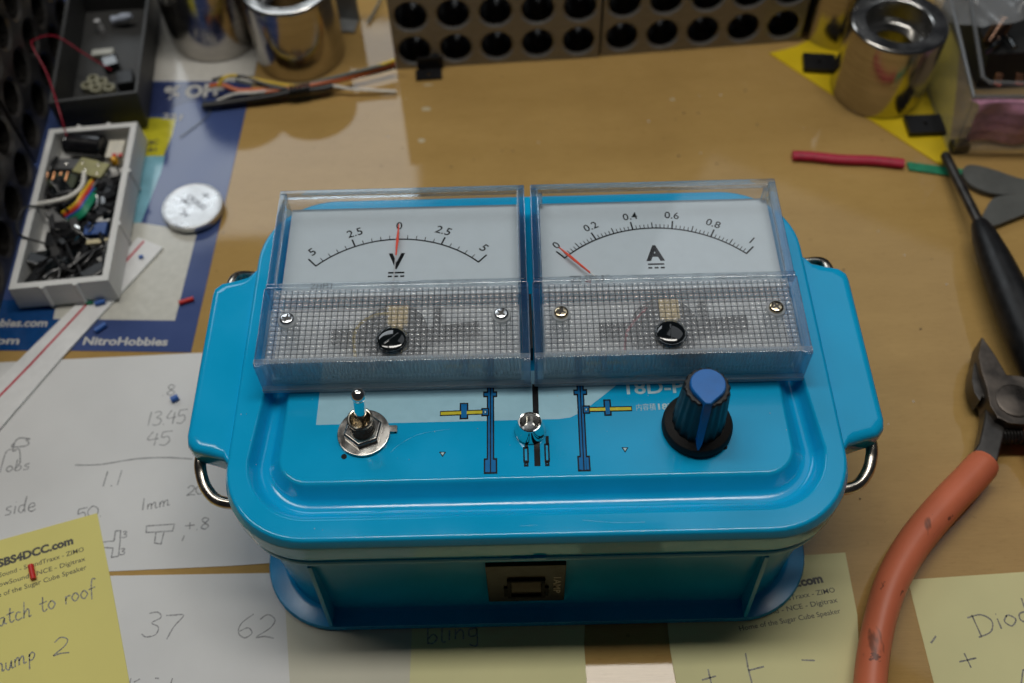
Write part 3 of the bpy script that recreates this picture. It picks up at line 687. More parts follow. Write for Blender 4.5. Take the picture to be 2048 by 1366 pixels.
        g.loft([ring(rs_, .3), ring(rs_, .75), ring(rs_*.93, 1.0), ring(rs_*.76, 1.14), cr(1, 1.16), cr(.85, .1)]); g.build("screw", mat("zinc screw", (.62, .64, .66), .22, 1.0, var=.1, vs=900) if kind == 'V' else mat("brassy screw", (.62, .52, .36), .18, 1.0, var=.1), m, ang=45)
    # black zero-adjust cap in a clear collar
    X, Y_ = cx-.2, 6.2
    g = MB(); g.lathe([(3.75, -1.2), (3.8, 0), (3.8, .55), (3.6, .8), (3.4, .8), (3.35, .4)], (X, Y_, zt-.1), 48, False, False); g.build("cap_collar", CLEARG, m)
    g = MB(); dome = [(3.32, -.4), (3.32, .4)]+[(3.3*math.cos(t_), .45+.62*math.sin(t_)) for t_ in [i*math.pi/2/10 for i in range(11)]][:-1]+[(.05, 1.07)]
    g.lathe(dome, (X, Y_, zt-.1), 48); cap = g.build("adjuster_cap", BLACKG, m)
    g = MB(); an = .72 if kind == 'V' else 1.5; g.box((X, Y_, zt+.72), (4.4, .45, .5), an); g.build("slot_rib", BLACKG, cap, bevel=.15)
    if kind == 'V':
        pass
    g = MB()
    if kind == 'A':
        for xx in (a+2.6, b-2.6):
            g = MB(); g.box((xx, D-2.6, H+6.4), (1.1, 1.1, 7.8)); g.build("inner_post", CLEARG, m, bevel=.2)
    return m
meter(1.54-.5-64, 'V')
meter(1.54+.5, 'A')
# black strip standing in for the shaded gap between the meters
g = MB(); g.box((1.5, 15, H+3.5), (.6, 16, 5.5)); g.build("meter_gap_shade", BLACKP, box)

# ------------------------------------------------------------------ sheets of paper
def pxs(pts, z=0): return [P(x, y, z) for x, y in pts]
def paper(name, pts, z0, z1, m, label, cat, group=None):
    g = MB(); g.prism(pts, z0, z1); o = g.build(name, m, smooth=False); return tag(o, label, cat, group)
# leaflet
zf = .16
fr_ = lambda y: -101.2+(y-44.5)*(4.1/118.4)
leaf = paper("leaflet", [(fr_(44.5), 44.5), (fr_(215), 215), (-190, 222), (-190, 48.6)], .02, zf, FLY, "violet blue advertising leaflet with NitroHobbies lettering under the white tray", "leaflet")
def onleaf(name, pts, m, dz):
    g = MB(); sheet(g, pxs(pts, zf+dz), zf+dz); return g.build(name, m, leaf, smooth=False)
g = MB(); sheet(g, [(fr_(215)-.05, 214.8), (-150, 217), (-150, 165.6), (fr_(163.1)-.05, 163.1)], zf+.02); g.build("white_margin", FLYW, leaf)
onleaf("navy_band", [(504, 165), (498, 193), (372, 205), (352, 214), (330, 228), (290, 232), (280, 166)], FLYN, .02)
onleaf("sky_picture", [(200, 300), (330, 312), (322, 345), (268, 480), (240, 510), (160, 520)], FLYC, .02)
onleaf("yellow_patch", [(230, 235), (352, 236), (345, 268), (327, 312), (220, 312)], FLYY, .04)
onleaf("deep_blue_area", [(-60, 600), (140, 600), (118, 702), (-60, 700)], FLYD, .02)
onleaf("cream_square", [(286, 446), (394, 464), (350, 641), (106, 638), (150, 440)], FLYQ, .03)
zt_ = zf+.07
LET = lambda *a, **k: write(MB(), *a, **k).build("lettering", PRCREAM, leaf, smooth=False)
LET( "% OFF", P(326, 198, zt_), P(446, 190, zt_), 6.4, bold=.045); LET("221", P(322, 237, zt_), P(362, 240, zt_), 2.8, bold=.03)
LET("NitroHobbies", P(165, 689, zt_), P(334, 691, zt_), 2.9, bold=.03)
LET("NitroHobbies.com", P(-110, 653, zt_), P(93, 653, zt_), 2.9, bold=.03); LET("facebook.com", P(-170, 688, zt_), P(37, 688, zt_), 2.8, bold=.03)
g = MB(); write(g, "TBC", P(288, 291, zt_), P(316, 288, zt_), 2.4, bold=.03); write(g, "181", P(289, 304, zt_), P(313, 302, zt_), 1.8, bold=.03); g.build("black_lettering", TONER, leaf, smooth=False)
# sketch paper
zp1 = .14
sk = paper("sketch_paper", pxs([(405, 706), (530, 704), (560, 1125), (462, 1132), (222, 1143), (-60, 1152), (-60, 728)]), .02, zp1, PAPER, "white paper with pencil sums and small sketches beside the box's left end", "paper")
g = MB(); z = zp1+.03
hand(g, ".8", (322, 792), (352, 790), 3.6, z); hand(g, "13.45", (292, 852), (372, 846), 4.6, z); hand(g, "45", (291, 893), (342, 889), 4.6, z)
pencil(g, [(150, 930), (200, 929), (270, 918), (330, 915), (385, 918)], z, .42, True); hand(g, "1.1", (200, 974), (246, 970), 4.6, z)
hand(g, "side", (8, 1032), (72, 1020), 5.0, z); hand(g, "1mm", (281, 1022), (342, 1010), 3.6, z); hand(g, "20", (372, 992), (408, 988), 3.0, z); hand(g, "+.8", (368, 1062), (420, 1058), 3.4, z); hand(g, "1", (361, 1082), (370, 1082), 1.6, z)
pencil(g, [(293, 1052), (349, 1048), (345, 1062), (292, 1065), (293, 1052)], z, .38); pencil(g, [(312, 1064), (309, 1086), (322, 1088), (328, 1064)], z, .38)
pencil(g, [(205, 1084), (228, 1082), (231, 1062), (241, 1061), (240, 1085), (237, 1112), (223, 1115), (226, 1096), (206, 1095)], z, .38); hand(g, "3", (243, 1076), (254, 1075), 1.8, z); hand(g, "3", (239, 1110), (250, 1109), 1.8, z)
pencil(g, [(28, 886), (24, 894), (50, 892), (58, 886), (52, 880), (60, 878), (40, 876), (30, 884), (26, 902), (38, 898), (40, 925), (33, 930)], z, .4, True); pencil(g, [(0, 945), (8, 915), (14, 902), (24, 898)], z, .4, True); hand(g, "obs", (10, 944), (60, 938), 3.6, z)
hand(g, "50.", (152, 1042), (205, 1032), 3.6, z)
g.build("pencil_writing", PENCIL, sk, smooth=False)
# sums paper under everything at the bottom
sm = paper("sums_paper", pxs([(212, 1152), (560, 1146), (590, 1290), (600, 1400), (240, 1400)]), .02, .12, PAPER, "white paper with pencilled 37 and 62 at the photo's bottom left", "paper")
g = MB(); z = .15; hand(g, "37", (280, 1274), (356, 1280), 6.6, z); hand(g, "62", (470, 1276), (550, 1278), 6.2, z); pencil(g, [(262, 1356), (258, 1372)], z); pencil(g, [(268, 1364), (280, 1358)], z); pencil(g, [(310, 1356), (318, 1357)], z); pencil(g, [(345, 1356), (340, 1372)], z)
g.build("pencil_writing", PENCIL, sm, smooth=False)
cr = paper("cream_paper", pxs([(570, 1200), (826, 1200), (828, 1290), (820, 1400), (582, 1400)]), .14, .24, CREAM, "blank cream paper slip below the box beside the pencilled 62", "paper")
ny = paper("yellow_note", pxs([(826, 1210), (1172, 1205), (1168, 1290), (1176, 1400), (818, 1400)]), .16, .28, POSTP, "pale yellow note under the box's front, its pencilled word half hidden", "sticky note", "pale yellow notes")
g = MB(); hand(g, "bling", (852, 1288), (962, 1272), 5.2, .31, .36); g.build("pencil_writing", PENCIL, ny, smooth=False)
def note_print(g, z, L):
    for s_, A, B, h, b_ in L:
        write(g, s_, P(*A, z), P(*B, z), h, bold=b_)
pn = paper("yellow_note", pxs([(195, 1027), (-60, 1098), (-60, 1400), (266, 1400), (244, 1280), (222, 1160)]), .16, .30, POSTY, "bright yellow note at left edge, handwriting about matching to roof", "sticky note")
g = MB(); note_print(g, .33, [("SBS4DCC.com", (-4, 1135), (147, 1087), 2.3, .05), ("Sound - SoundTraxx - ZIMO", (-2, 1155), (168, 1102), 1.35, .004), ("owSound - NCE - Digitrax", (-2, 1174), (171, 1121), 1.35, .004), ("e of the Sugar Cube Speaker", (-4, 1195), (173, 1138), 1.35, .004)])
g.build("printed_text", TONER, pn, smooth=False)
g = MB(); hand(g, "atch to roof", (-4, 1254), (194, 1188), 4.6, .33, .36); hand(g, "hump", (-8, 1348), (74, 1318), 4.4, .33, .36); hand(g, "2", (104, 1314), (140, 1306), 4.6, .33, .36); g.build("pencil_writing", PENCILD, pn, smooth=False)
pr_ = paper("yellow_note", pxs([(1690, 1106), (1440, 1122), (1330, 1200), (1340, 1300), (1358, 1400), (1722, 1400), (1714, 1230)]), .16, .28, POSTP, "pale yellow note with printed Sugar Cube Speaker lines, sticking out under box's right corner", "sticky note", "pale yellow notes")
g = MB(); note_print(g, .31, [("SBS4DCC.com", (1494, 1192), (1647, 1164), 2.3, .05), ("Sound - SoundTraxx - ZIMO", (1492, 1216), (1671, 1184), 1.35, .004), ("owSound - NCE - Digitrax", (1496, 1237), (1676, 1204), 1.35, .004), ("Home of the Sugar Cube Speaker", (1480, 1262), (1682, 1226), 1.35, .004)])
g.build("printed_text", TONER, pr_, smooth=False)
g = MB(); z = .31
for q in ([(1416, 1338), (1424, 1372)], [(1404, 1360), (1432, 1352)], [(1491, 1306), (1496, 1335), (1506, 1375)], [(1497, 1341), (1528, 1333)], [(1603, 1320), (1630, 1321)]): pencil(g, q, z, .4)
g.build("pencil_marks", PENCILD, pr_, smooth=False)
pd = paper("yellow_note", pxs([(1815, 1160), (2110, 1140), (2130, 1400), (1876, 1400)]), .02, .14, POSTP, "pale yellow note pencilled Diod, right of the orange pliers handle", "sticky note", "pale yellow notes")
g = MB(); hand(g, "Diode", (1956, 1274), (2098, 1228), 5.6, .17, .4); hand(g, "+", (1926, 1348), (1966, 1340), 6.2, .17, .4); pencil(g, [(1862, 1286), (1868, 1278), (1872, 1272)], .17, .5); pencil(g, [(2042, 1372), (2046, 1340), (2052, 1338)], .17, .4); g.build("pencil_writing", PENCILD, pd, smooth=False)

# ------------------------------------------------------------------ things on the left
# white plastic strip with a red line
z0, z1s = .25, 1.05
sA, sB, sC, sD = P(276, 474, z1s), P(326, 494, z1s), P(-60, 925, z1s), P(-60, 832, z1s)
g = MB(); g.prism([sA, sB, P(120, 718, z1s), sC, P(-60, 815, z1s), P(150, 610, z1s)], z0, z1s); st = g.build("plastic_strip", mat("white styrene strip", (.74, .74, .73), .4, var=.02), bevel=.1); tag(st, "long white plastic strip with a red line lying across the leaflet", "strip")
g = MB(); ribbon(g, [P(288, 482, z1s+.03), P(200, 580, z1s+.03), P(60, 730, z1s+.03), P(-60, 852, z1s+.03)], .75); g.build("red_line", mat("red print", (.50, .01, .04), .4), st)
# coin cell
c = P(384, 411, 3.4); g = MB()
g.lathe([(8.6, 0), (9.2, .1), (9.4, .4), (9.5, .9), (9.95, 1.2), (10, 1.4), (10, 2.9), (9.9, 3.12), (9.6, 3.2), (9.3, 3.2), (9.15, 3.12), (8.95, 3.2)], (c.x, c.y, .2), 72)
coin = g.build("coin_cell", mat("coin cell steel", (.50, .50, .50), .3, .9, var=.09, vs=200, bump=.5, bs=420, rvar=.1)); tag(coin, "silver coin cell battery with embossed plus sign, on the leaflet's right edge", "battery")
g = MB(); zc = 3.42; R_ = Matrix.Rotation(-.72, 3, 'Z')
def emb(s_, x, y, L, h, b=.02):
    A = R_ @ Vector((x, y, 0)); B = R_ @ Vector((x+L, y, 0)); o = Vector((c.x, c.y, zc)); write(g, s_, o+A, o+B, h, bold=b)
emb("+", -1.6, 4.2, 3.4, 3.2, .0); emb("LiMnO", -5.0, -.9, 4.5, 1.5); emb("CR2032", -4.5, 1.0, 9.0, 1.9); emb("3V", -.6, -5.0, 3.6, 2.0)
g.build("embossing", mat("embossed grey", (.10, .10, .11), .35, .7), coin)
# insulation bits
def bit(a, b, r, m, label, cat="insulation offcut", z=0, group=None):
    A, B = P(*a, z+r), P(*b, z+r); g = MB(); g.tube([A, (A+B)/2, B], r, 12); o = g.build("insulation_offcut", m); tag(o, label, cat, group)
bit((358, 606), (387, 597), .75, REDI, "short red sleeve offcut between the leaflet's cream square and the box", z=.2)
bit((61, 1130), (67, 1158), .75, REDI, "short red sleeve offcut lying on the bright yellow note", z=.35)
bit((190, 607), (210, 602), .8, BLUET, "blue sleeve offcut on the white strip at the tray's front corner", z=1.1)
bit((190, 662), (211, 648), .85, BLUET, "blue sleeve offcut on the leaflet right of the white strip", z=.2)
bit((342, 800), (356, 793), .9, BLUET, "blue sleeve offcut on the sketch paper by the pencilled .8", z=.2)
bit((278, 515), (286, 512), .6, BLUET, "tiny blue sleeve offcut on the white strip's upper end", z=1.1)
bit((172, 606), (186, 605), .5, GREENT, "tiny green scrap touching the blue offcut by the white tray", z=1.1)
# trays
def tray(name, bot, top, h, t, m, label, lift, cat="parts tray"):
    """bot, top: four (x,y) corners, fl fr br bl"""
    c = sum((Vector((p[0], p[1], 0)) for p in bot), Vector())/4; c.z = lift
    o = thing(name, c, label, cat)
    def inset(q, d):
        cc = sum((Vector((p[0], p[1])) for p in q), Vector((0, 0)))/4; out = []
        n = 4
        for i in range(4):
            p, a, b = Vector(q[i][:2]), Vector(q[i-1][:2]), Vector(q[(i+1) % 4][:2])
            e1 = (a-p).normalized(); e2 = (b-p).normalized(); out.append(p+(e1+e2)*d)
        return out
    R3 = lambda q, z: [Vector((p[0], p[1], z)) for p in q]
    g = MB(); g.loft([R3(bot, lift), R3(top, lift+h), R3(inset(top, t), lift+h), R3(inset(bot, t), lift+1.2)])
    g.build("shell", m, o, bevel=.35)
    return o
# white tray: taken from its rim corners
h = 9.6; l = 1.15
top = [P(16, 579, h+l), P(216, 560, h+l), P(275, 243, h+l), P(98, 258, h+l)]
bot = [Vector((p.x+(1 if i in (0, 3) else -1)*-.5, p.y+(.4 if i > 1 else -.4), 0)) for i, p in enumerate(top)]
wt = tray("parts_tray", bot, top, h, 2.2, TRAYP, "white plastic tray full of black connectors and wire, front left on the leaflet", l)
g = MB()
for i, (a, b, n) in enumerate(((bot[0], bot[1], 2), (bot[1], bot[2], 2), (bot[3], bot[2], 2))):
    for k in range(n):
        t_ = (k+1)/(n+1); p = a+(b-a)*t_; q = top[(0, 1, 3)[i]]+(top[(1, 2, 2)[i]]-top[(0, 1, 3)[i]])*t_
        g.tube([Vector((p.x, p.y, l+.3)), Vector((q.x, q.y, l+h))], .8, 8)
g.build("clip_ridge", TRAYP, wt)
wc = sum(top, Vector())/4
def inw(u, v, z):     # tray coordinates: u 0..1 left-right, v 0..1 front-back
    a = top[0]+(top[1]-top[0])*u; b = top[3]+(top[2]-top[3])*u; p = a+(b-a)*v; return Vector((p.x, p.y, z))
zi = l+1.3
def tagb(o, label, cat, group=None): return tag(o, label, cat, group)
# capacitor
a, b = P(134, 287, zi+5), P(207, 293, zi+5)
g = MB(); ax = (b-a).normalized(); R = ax.to_track_quat('Z', 'Y').to_matrix(); L = (b-a).length
g.lathe([(3.6, 0), (4.0, .3), (4.0, 1), (3.8, 1.4), (4.0, 1.8), (4.0, L-.4), (3.7, L)], a, 28, m=R); cp = g.build("capacitor", mat("black capacitor sleeve", (.008, .008, .010), .15, spec=.7), None); tagb(cp, "fat black capacitor lying across the far end of the white tray", "capacitor")
g = MB(); g.lathe([(3.3, 0), (3.3, .15)], b, 24, m=R); g.tube(crom([b, b+Vector((3, -1, -1)), b+Vector((5, -6, -1)), b+Vector((6.5, -10, -2))], 5), .35, 6); g.build("leads", BKWIRE, cp)
# boards
c0 = P(183, 337, zi+7); g = MB(); g.box(c0, (10.5, 6.5, 1.2), -.32); bd = g.build("circuit_board", BOARD, None, bevel=.1); tagb(bd, "small tan circuit board on top of the heap in the white tray", "circuit board")
g = MB()
for dx, dy in ((-3.5, 1), (-1, -1.6), (3.6, -2), (2, 1.6)): g.lathe([(.55, 0), (.45, .4), (.1, .55)], c0+Matrix.Rotation(-.32, 3, 'Z') @ Vector((dx, dy, .6)), 10)
g.build("solder_joint", CHROME, bd)
c0 = P(118, 362, zi+4.6); g = MB(); g.box(c0, (12, 6, 1.2), -.1); b2 = g.build("circuit_board", mat("olive board", (.05, .06, .03), .4), None, bevel=.1); tagb(b2, "dark olive board with copper pins beside the white tray's left wall", "circuit board")
g = MB()
for k in range(4): g.tube([c0+Vector((-4+k*2.2, -1, .8)), c0+Vector((-3.6+k*2.2, 2.4, 1.6))], .42, 8)
g.build("pin", mat("dull copper", (.45, .22, .11), .35, 1.0), b2)
c0 = P(135, 332, zi+4.0); g = MB(); g.box(c0, (13, 4.6, 2.2), -.05); b3 = g.build("pin_header", mat("grey frosted plastic", (.10, .10, .10), .35), None, bevel=.2); tagb(b3, "grey header strip between capacitor and tan circuit board", "connector")
g = MB()
for dx in (-4.5, 0, 4.5): g.lathe([(.6, 0), (.5, .4), (.1, .6)], c0+Vector((dx, 0, 1.1)), 10)
g.build("pin", CHROME, b3)
# blue piece, cream piece, white block
g = MB(); g.box(P(196, 466, zi+4), (7, 5.0, 5), .02); o = g.build("terminal_block", mat("blue terminal", (.005, .05, .22), .35), None, bevel=.3); tagb(o, "dark blue terminal block against the white tray's right wall", "connector")
g = MB(); g.box(P(196, 484, zi+5.5), (7, 1.8, 1.2), .1); o = g.build("connector", mat("cream connector", (.55, .47, .28), .5), None, bevel=.2); tagb(o, "small cream connector just in front of the blue terminal block", "connector")
g = MB(); g.box(P(204, 440, zi+4), (6.4, 3.4, 2.6), .02); o = g.build("connector", mat("white connector", (.6, .6, .57), .5), None, bevel=.2); tagb(o, "white connector just behind the blue terminal block in the tray", "connector")
g = MB(); g.box(P(234, 305, zi+3), (5.5, 8, 4), .0); o = g.build("connector", mat("ivory connector", (.62, .58, .48), .5), None, bevel=.2); tagb(o, "ivory connector with red pins at the far right tray corner", "connector")
g2 = MB()
for k in range(2): g2.box(P(229+k*12, 311, zi+5.2), (1.3, 1.2, .9))
g2.build("red_pin", REDI, o)
g = MB(); g.lathe([(1.2, 0), (1.2, 1.6), (.8, 2.4), (.1, 2.7)], P(231, 326, zi+5.0), 16); o = g.build("indicator_lamp", mat("amber lens", (.85, .42, .02), .25), None); tagb(o, "tiny amber lamp beside the tan circuit board", "lamp")
# ribbon of coloured wires and white wire
rb_ = thing("ribbon_cable", inw(.55, .55, zi), "short rainbow ribbon cable curling down from the tan circuit board", "cable")
for k, (m_, off) in enumerate(((YWIRE, 0), (OWIRE, .9), (REDI, 1.8), (BLUET, 2.7), (GREENB, 3.7), (GREENB, 4.6), (GREENB, 5.4))):
    g = MB(); q = [P(183, 360, zi+6), P(165, 385, zi+8.4), P(150, 408, zi+8), P(125, 425, zi+5)]
    g.tube(crom([p+Vector((off*.62, -off*.72, -off*.2)) for p in q], 5), .5, 8); g.build("strand", m_, rb_)
g = MB(); g.tube(crom([P(168, 345, zi+7.5), P(164, 372, zi+9), P(140, 393, zi+9), P(105, 403, zi+9), P(74, 408, zi+9)], 6), .75, 10); o = g.build("wire", WWIRE, None); tagb(o, "thick white wire curving across the white tray's heap", "wire")
# heap of black connectors and wires
for k in range(95):
    u, v_ = random.uniform(.14, .86), random.uniform(.05, .66)
    if k > 40: u, v_ = random.uniform(.6, .86), random.uniform(.42, .66)
    if u > .68 and .16 < v_ < .42: u -= .3
    L_ = random.uniform(5, 10); g = MB(); R = Matrix.Rotation(random.uniform(0, 3.1), 3, 'Z') @ Matrix.Rotation(random.uniform(-.5, .5), 3, 'Y')
    zc_ = zi+1.5+random.uniform(0, 4.6)*(1-abs(u-.5))
    g.box(inw(u, v_, zc_), (L_, random.uniform(2.6, 4.2), 2.6), m=R)
    o = g.build("black_connector", BLACKG if k % 3 == 0 else BLACKP, None, bevel=.25)
    tagb(o, "black plastic connector jumbled in the white tray's front half", "connector", "black connectors heaped in the white tray")
for k in range(20):
    u, v_ = random.uniform(.2, .8), random.uniform(.08, .58); a = random.uniform(0, 6.28); q = []
    for j in range(5):
        q.append(inw(min(.9, max(.1, u)), min(.94, max(.06, v_)), zi+3.4+random.uniform(0, 4.0))); a += random.uniform(-1.1, 1.1); u += .16*math.cos(a); v_ += .08*math.sin(a)
    g = MB(); g.tube(crom(q, 5), random.choice((.45, .6, .8)), 8); o = g.build("black_wire", BKWIRE, None)
    tagb(o, "black insulated wire tangled in the white tray's front half", "wire", "black wires heaped in the white tray")
for k in range(7):
    u, v_ = random.uniform(.3, .85), random.uniform(.1, .6); g = MB(); q = inw(u, v_, zi+6.4+random.uniform(0, 1)); d = Vector((random.uniform(-3, 3), random.uniform(-3, 3), random.uniform(-.4, 1)))
    g.tube([q, q+d*.5, q+d], .32, 6); o = g.build("metal_pin", CHROME, None); tagb(o, "shiny loose metal pin on the black heap in the white tray", "pin", "metal pins in the white tray")
g = MB(); g.tube(crom([inw(.22, .28, zi+6), inw(.0, .30, 12.2), inw(-.05, .40, 12.4), inw(.02, .47, 12.2), inw(.2, .5, zi+5)], 6), .35, 8); tagb(g.build("looped_wire", BKWIRE, None), "thin black wire looping over the white tray's left rim", "wire")

# dark grey tray behind
h = 17.5; l = .25
top2 = [P(96, 206, h+l), P(275, 185, h+l), P(306, -60, h+l), P(140, -50, h+l)]
bot2 = [Vector((p.x+(-1 if i in (0, 3) else -2.0), p.y+(0 if i > 1 else 1.0), 0)) for i, p in enumerate(top2)]
dt = tray("parts_tray", bot2, top2, h, 1.3, TRAYG, "dark grey open tray behind the white tray, holding a few loose fittings", l)
def in2(u, v, z):
    a = top2[0]+(top2[1]-top2[0])*u; b = top2[3]+(top2[2]-top2[3])*u; p = a+(b-a)*v; return Vector((p.x, p.y, z))
z2_ = l+1.3
g = MB(); g.lathe([(1.5, 0), (1.6, .4), (1.2, 2.0), (1.7, 4.0), (1.5, 6), (.9, 8)], P(225, 40, z2_+3.0), 16, m=Matrix.Rotation(1.35, 3, 'Y')); tagb(g.build("plastic_fitting", mat("pale blue plastic", (.45, .50, .60), .5), None), "pale bluish plastic plug at the dark tray's right side", "fitting")
g = MB(); g.lathe([(1.3, 0), (1.4, 2), (.9, 3.5), (1.1, 5)], P(203, 62, z2_), 14); tagb(g.build("plastic_fitting", mat("grey white plastic", (.48, .48, .48), .5), None), "small greyish white plug standing in the middle of the dark tray", "fitting")
g = MB(); g.box(P(207, 108, z2_+1.4), (8, 3.2, 2.6), .1); tagb(g.build("connector", mat("beige white connector", (.45, .45, .40), .5), None, bevel=.4), "beige connector in front of the standing plug in the dark tray", "connector")
g = MB(); g.box(P(222, 128, z2_+2), (5.5, 6, 4), .4); tagb(g.build("connector", BLACKG, None, bevel=.5), "glossy black connector between the beige pieces in the dark tray", "connector")
g = MB(); g.box(P(252, 162, z2_+2.4), (6, 7, 4.6), .2); tagb(g.build("connector", BLACKP, None, bevel=.5), "matt black connector in the dark tray's front right corner", "connector")
for k, (u, v_) in enumerate(((178, 180), (196, 186), (190, 166), (222, 184), (208, 172))):
    c0 = P(u, v_, z2_); g = MB(); g.lathe([(2.1, 0), (2.1, 2.4), (1.9, 2.6), (1.2, 2.6), (1.1, .6)], c0, 20)
    tagb(g.build("beige_bushing", mat("beige bushing plastic", (.30, .29, .20), .5), None), "small beige bushing lying at the dark tray's front end", "bushing", "beige bushings in the dark tray")
# thin red wire from one tray to the other
g = MB(); g.tube(crom([P(222, 140, 6), P(165, 105, 14), P(110, 72, 20), P(68, 80, 24), P(66, 95, 24), P(95, 150, 20), P(118, 220, 18), P(133, 272, 12)], 7), .28, 6); tagb(g.build("thin_wire", mat("thin red wire", (.30, .01, .03), .45), None), "thin dark red wire looping from dark tray to white tray", "wire")
g = MB(); g.tube(crom([P(360, 275, .6), P(420, 225, .6), P(405, 185, 3), P(470, 158, 8), P(520, 150, 4)], 7), .14, 6); tagb(g.build("thin_wire", GWIRE, None), "hair-thin grey wire across the leaflet below the % OFF lettering", "wire")

# ------------------------------------------------------------------ drilled steel blocks
def hole_block(w, hgt, t, nx, nz, r, ch):
    """local: x 0..w, y 0 (front)..t, z 0..hgt; through holes along y"""
    g = MB(); cw, chh = w/nx, hgt/nz; n = 32
    for i in range(nx):
        for j in range(nz):
            cx, cz = (i+.5)*cw, (8.2, 23.2, 38.4)[j]; zlo, zhi = (0, 15.7, 30.8)[j], (15.7, 30.8, hgt)[j]
            sq = []
            for k in range(n):
                a = 2*math.pi*k/n; dx, dz = math.cos(a), math.sin(a); s_ = 1/max(abs(dx), abs(dz)); sq.append((dx*s_*cw/2, (dz*s_)*((zhi-cz) if dz > 0 else (cz-zlo))))
            cc = [(math.cos(2*math.pi*k/n), math.sin(2*math.pi*k/n)) for k in range(n)]
            rings = []
            for y, f in ((0, 's'), (0, r+ch), (ch*.8, r), (t-ch*.8, r), (t, r+ch), (t, 's')):
                rings.append([Vector((cx+(sq[k][0] if f == 's' else cc[k][0]*f), y, cz+(sq[k][1] if f == 's' else cc[k][1]*f))) for k in range(n)])
            g.loft(rings, False, False)
    g.add([(0, 0, 0), (w, 0, 0), (w, t, 0), (0, t, 0)], [(0, 1, 2, 3)]); g.add([(0, 0, hgt), (w, 0, hgt), (w, t, hgt), (0, t, hgt)], [(0, 1, 2, 3)])
    g.add([(0, 0, 0), (0, t, 0), (0, t, hgt), (0, 0, hgt)], [(0, 1, 2, 3)]); g.add([(w, 0, 0), (w, t, 0), (w, t, hgt), (w, 0, hgt)], [(0, 1, 2, 3)])
    return g
def block_mesh(m, name):
    g = hole_block(74.9, 50.8, 25.4, 5, 3, 5.7, 1.0); me = bpy.data.meshes.new(name); me.from_pydata([v*S for v in g.v], [], g.f)
    bm = bmesh.new(); bm.from_mesh(me); bmesh.ops.remove_doubles(bm, verts=bm.verts, dist=1e-6); bmesh.ops.recalc_face_normals(bm, faces=bm.faces)
    for f in bm.faces:
        c_ = f.calc_center_median()/S; rx = (c_.x % 14.98)-7.49; rz_ = min((c_.z-q for q in (8.2, 23.2, 38.4)), key=abs)
        if .9 < c_.y < 24.4 and math.hypot(rx, rz_) < 6.2: f.material_index = 1
    bm.to_mesh(me); bm.free(); smooth_mesh(me, 28); me.materials.append(m); me.materials.append(BORE); return me
bm1 = block_mesh(BLOCK, "drilled_block")
def place_block(me, a, rz, z, label, group):
    o = bpy.data.objects.new("drilled_block", me); link(o); o.modifiers.new("weighted", "WEIGHTED_NORMAL").keep_sharp = True; o.location = Vector((a[0], a[1], z))*S; o.rotation_euler = (0, 0, rz); return tag(o, label, "steel block", group)
a, b = P(793, 139, 0), P(1194, 115, 0); d = b-a
place_block(bm1, a, math.atan2(d.y, d.x), 0.02, "grey drilled steel block behind the voltmeter, left of the pair", "drilled steel blocks at the back")
a, b = P(1201, 112.5, 0), P(1604, 82, 0); d = b-a
place_block(bm1, a, math.atan2(d.y, d.x), 0.02, "grey drilled steel block behind the ammeter, touching the yellow sheet", "drilled steel blocks at the back")
bm2 = block_mesh(BLOCKD, "dark_drilled_block")
place_block(bm2, (-163.2, 47, 0), math.radians(92.5), .3, "dark drilled steel block left of the white tray", "dark drilled blocks at the left edge")
place_block(bm2, (-167.5, 125, 0), math.radians(92.5), .3, "dark drilled steel block left of the dark grey tray", "dark drilled blocks at the left edge")

# ------------------------------------------------------------------ turned steel sleeves
def sleeve(c, R, h, label, bore, z=.2, step=True):
    o = thing("steel_sleeve", (c[0], c[1], z), label, "steel cylinder", "polished steel sleeves")
    g = MB(); g.lathe([(R-1.0, 0), (R-.3, .1), (R, .6), (R, h-.9), (R-.25, h-.3), (R-.8, h)], (c[0], c[1], z), 96, False, False); g.build("barrel", STEEL, o, ang=40)
    g = MB(); pr = [(R-.8, h), (bore+.9, h), (bore+.3, h-.25), (bore, h-.8), (bore, h-9)]
    if step: pr += [(bore-.4, h-9.3), (bore-3.6, h-9.5), (bore-3.8, h-10), (bore-3.8, .4)]
    else: pr += [(bore, .4)]
    g.lathe(pr, (c[0], c[1], z), 96, False, False); g.build("rim_and_bore", STEELF, o, ang=40)
    return o
sleeve((-80.6, 178.8), 16.6, 30, "polished steel sleeve behind the wire bundle, its bright rim cut by the photo's top", 11.6)
sleeve((-113.5, 191.5), 17.8, 46, "tall polished steel sleeve nearest the dark grey tray", 12)
sleeve((129.0, 151.6), 16.4, 29.5, "polished steel sleeve standing on the yellow sheet beside the clear bin", 10.6)
sleeve((122.5, 186.5), 16.0, 40, "brass-tinted steel sleeve behind the one on the yellow sheet", 11)
# grey folded bracket behind
c = P(690, 62, 0)
g = MB(); g.box((c.x, c.y+2, .8), (9, 7, 1.2), -.15); g.box((c.x-3.4, c.y+3.2, 13), (1.4, 8, 26), -.15); g.box((c.x+1.0, c.y+6.2, 12), (9, 1.2, 24), -.15); tagb(g.build("metal_bracket", mat("grey zinc", (.30, .31, .31), .4, .5), None, bevel=.2), "small grey folded bracket between steel sleeve and drilled block", "bracket")
g = MB(); g.tube(crom([P(735, 45, 1), P(760, 0, 3), P(770, -40, 8)], 5), .5, 6); tagb(g.build("thin_wire", GWIRE, None), "short grey wire left of the drilled block's top corner", "wire")
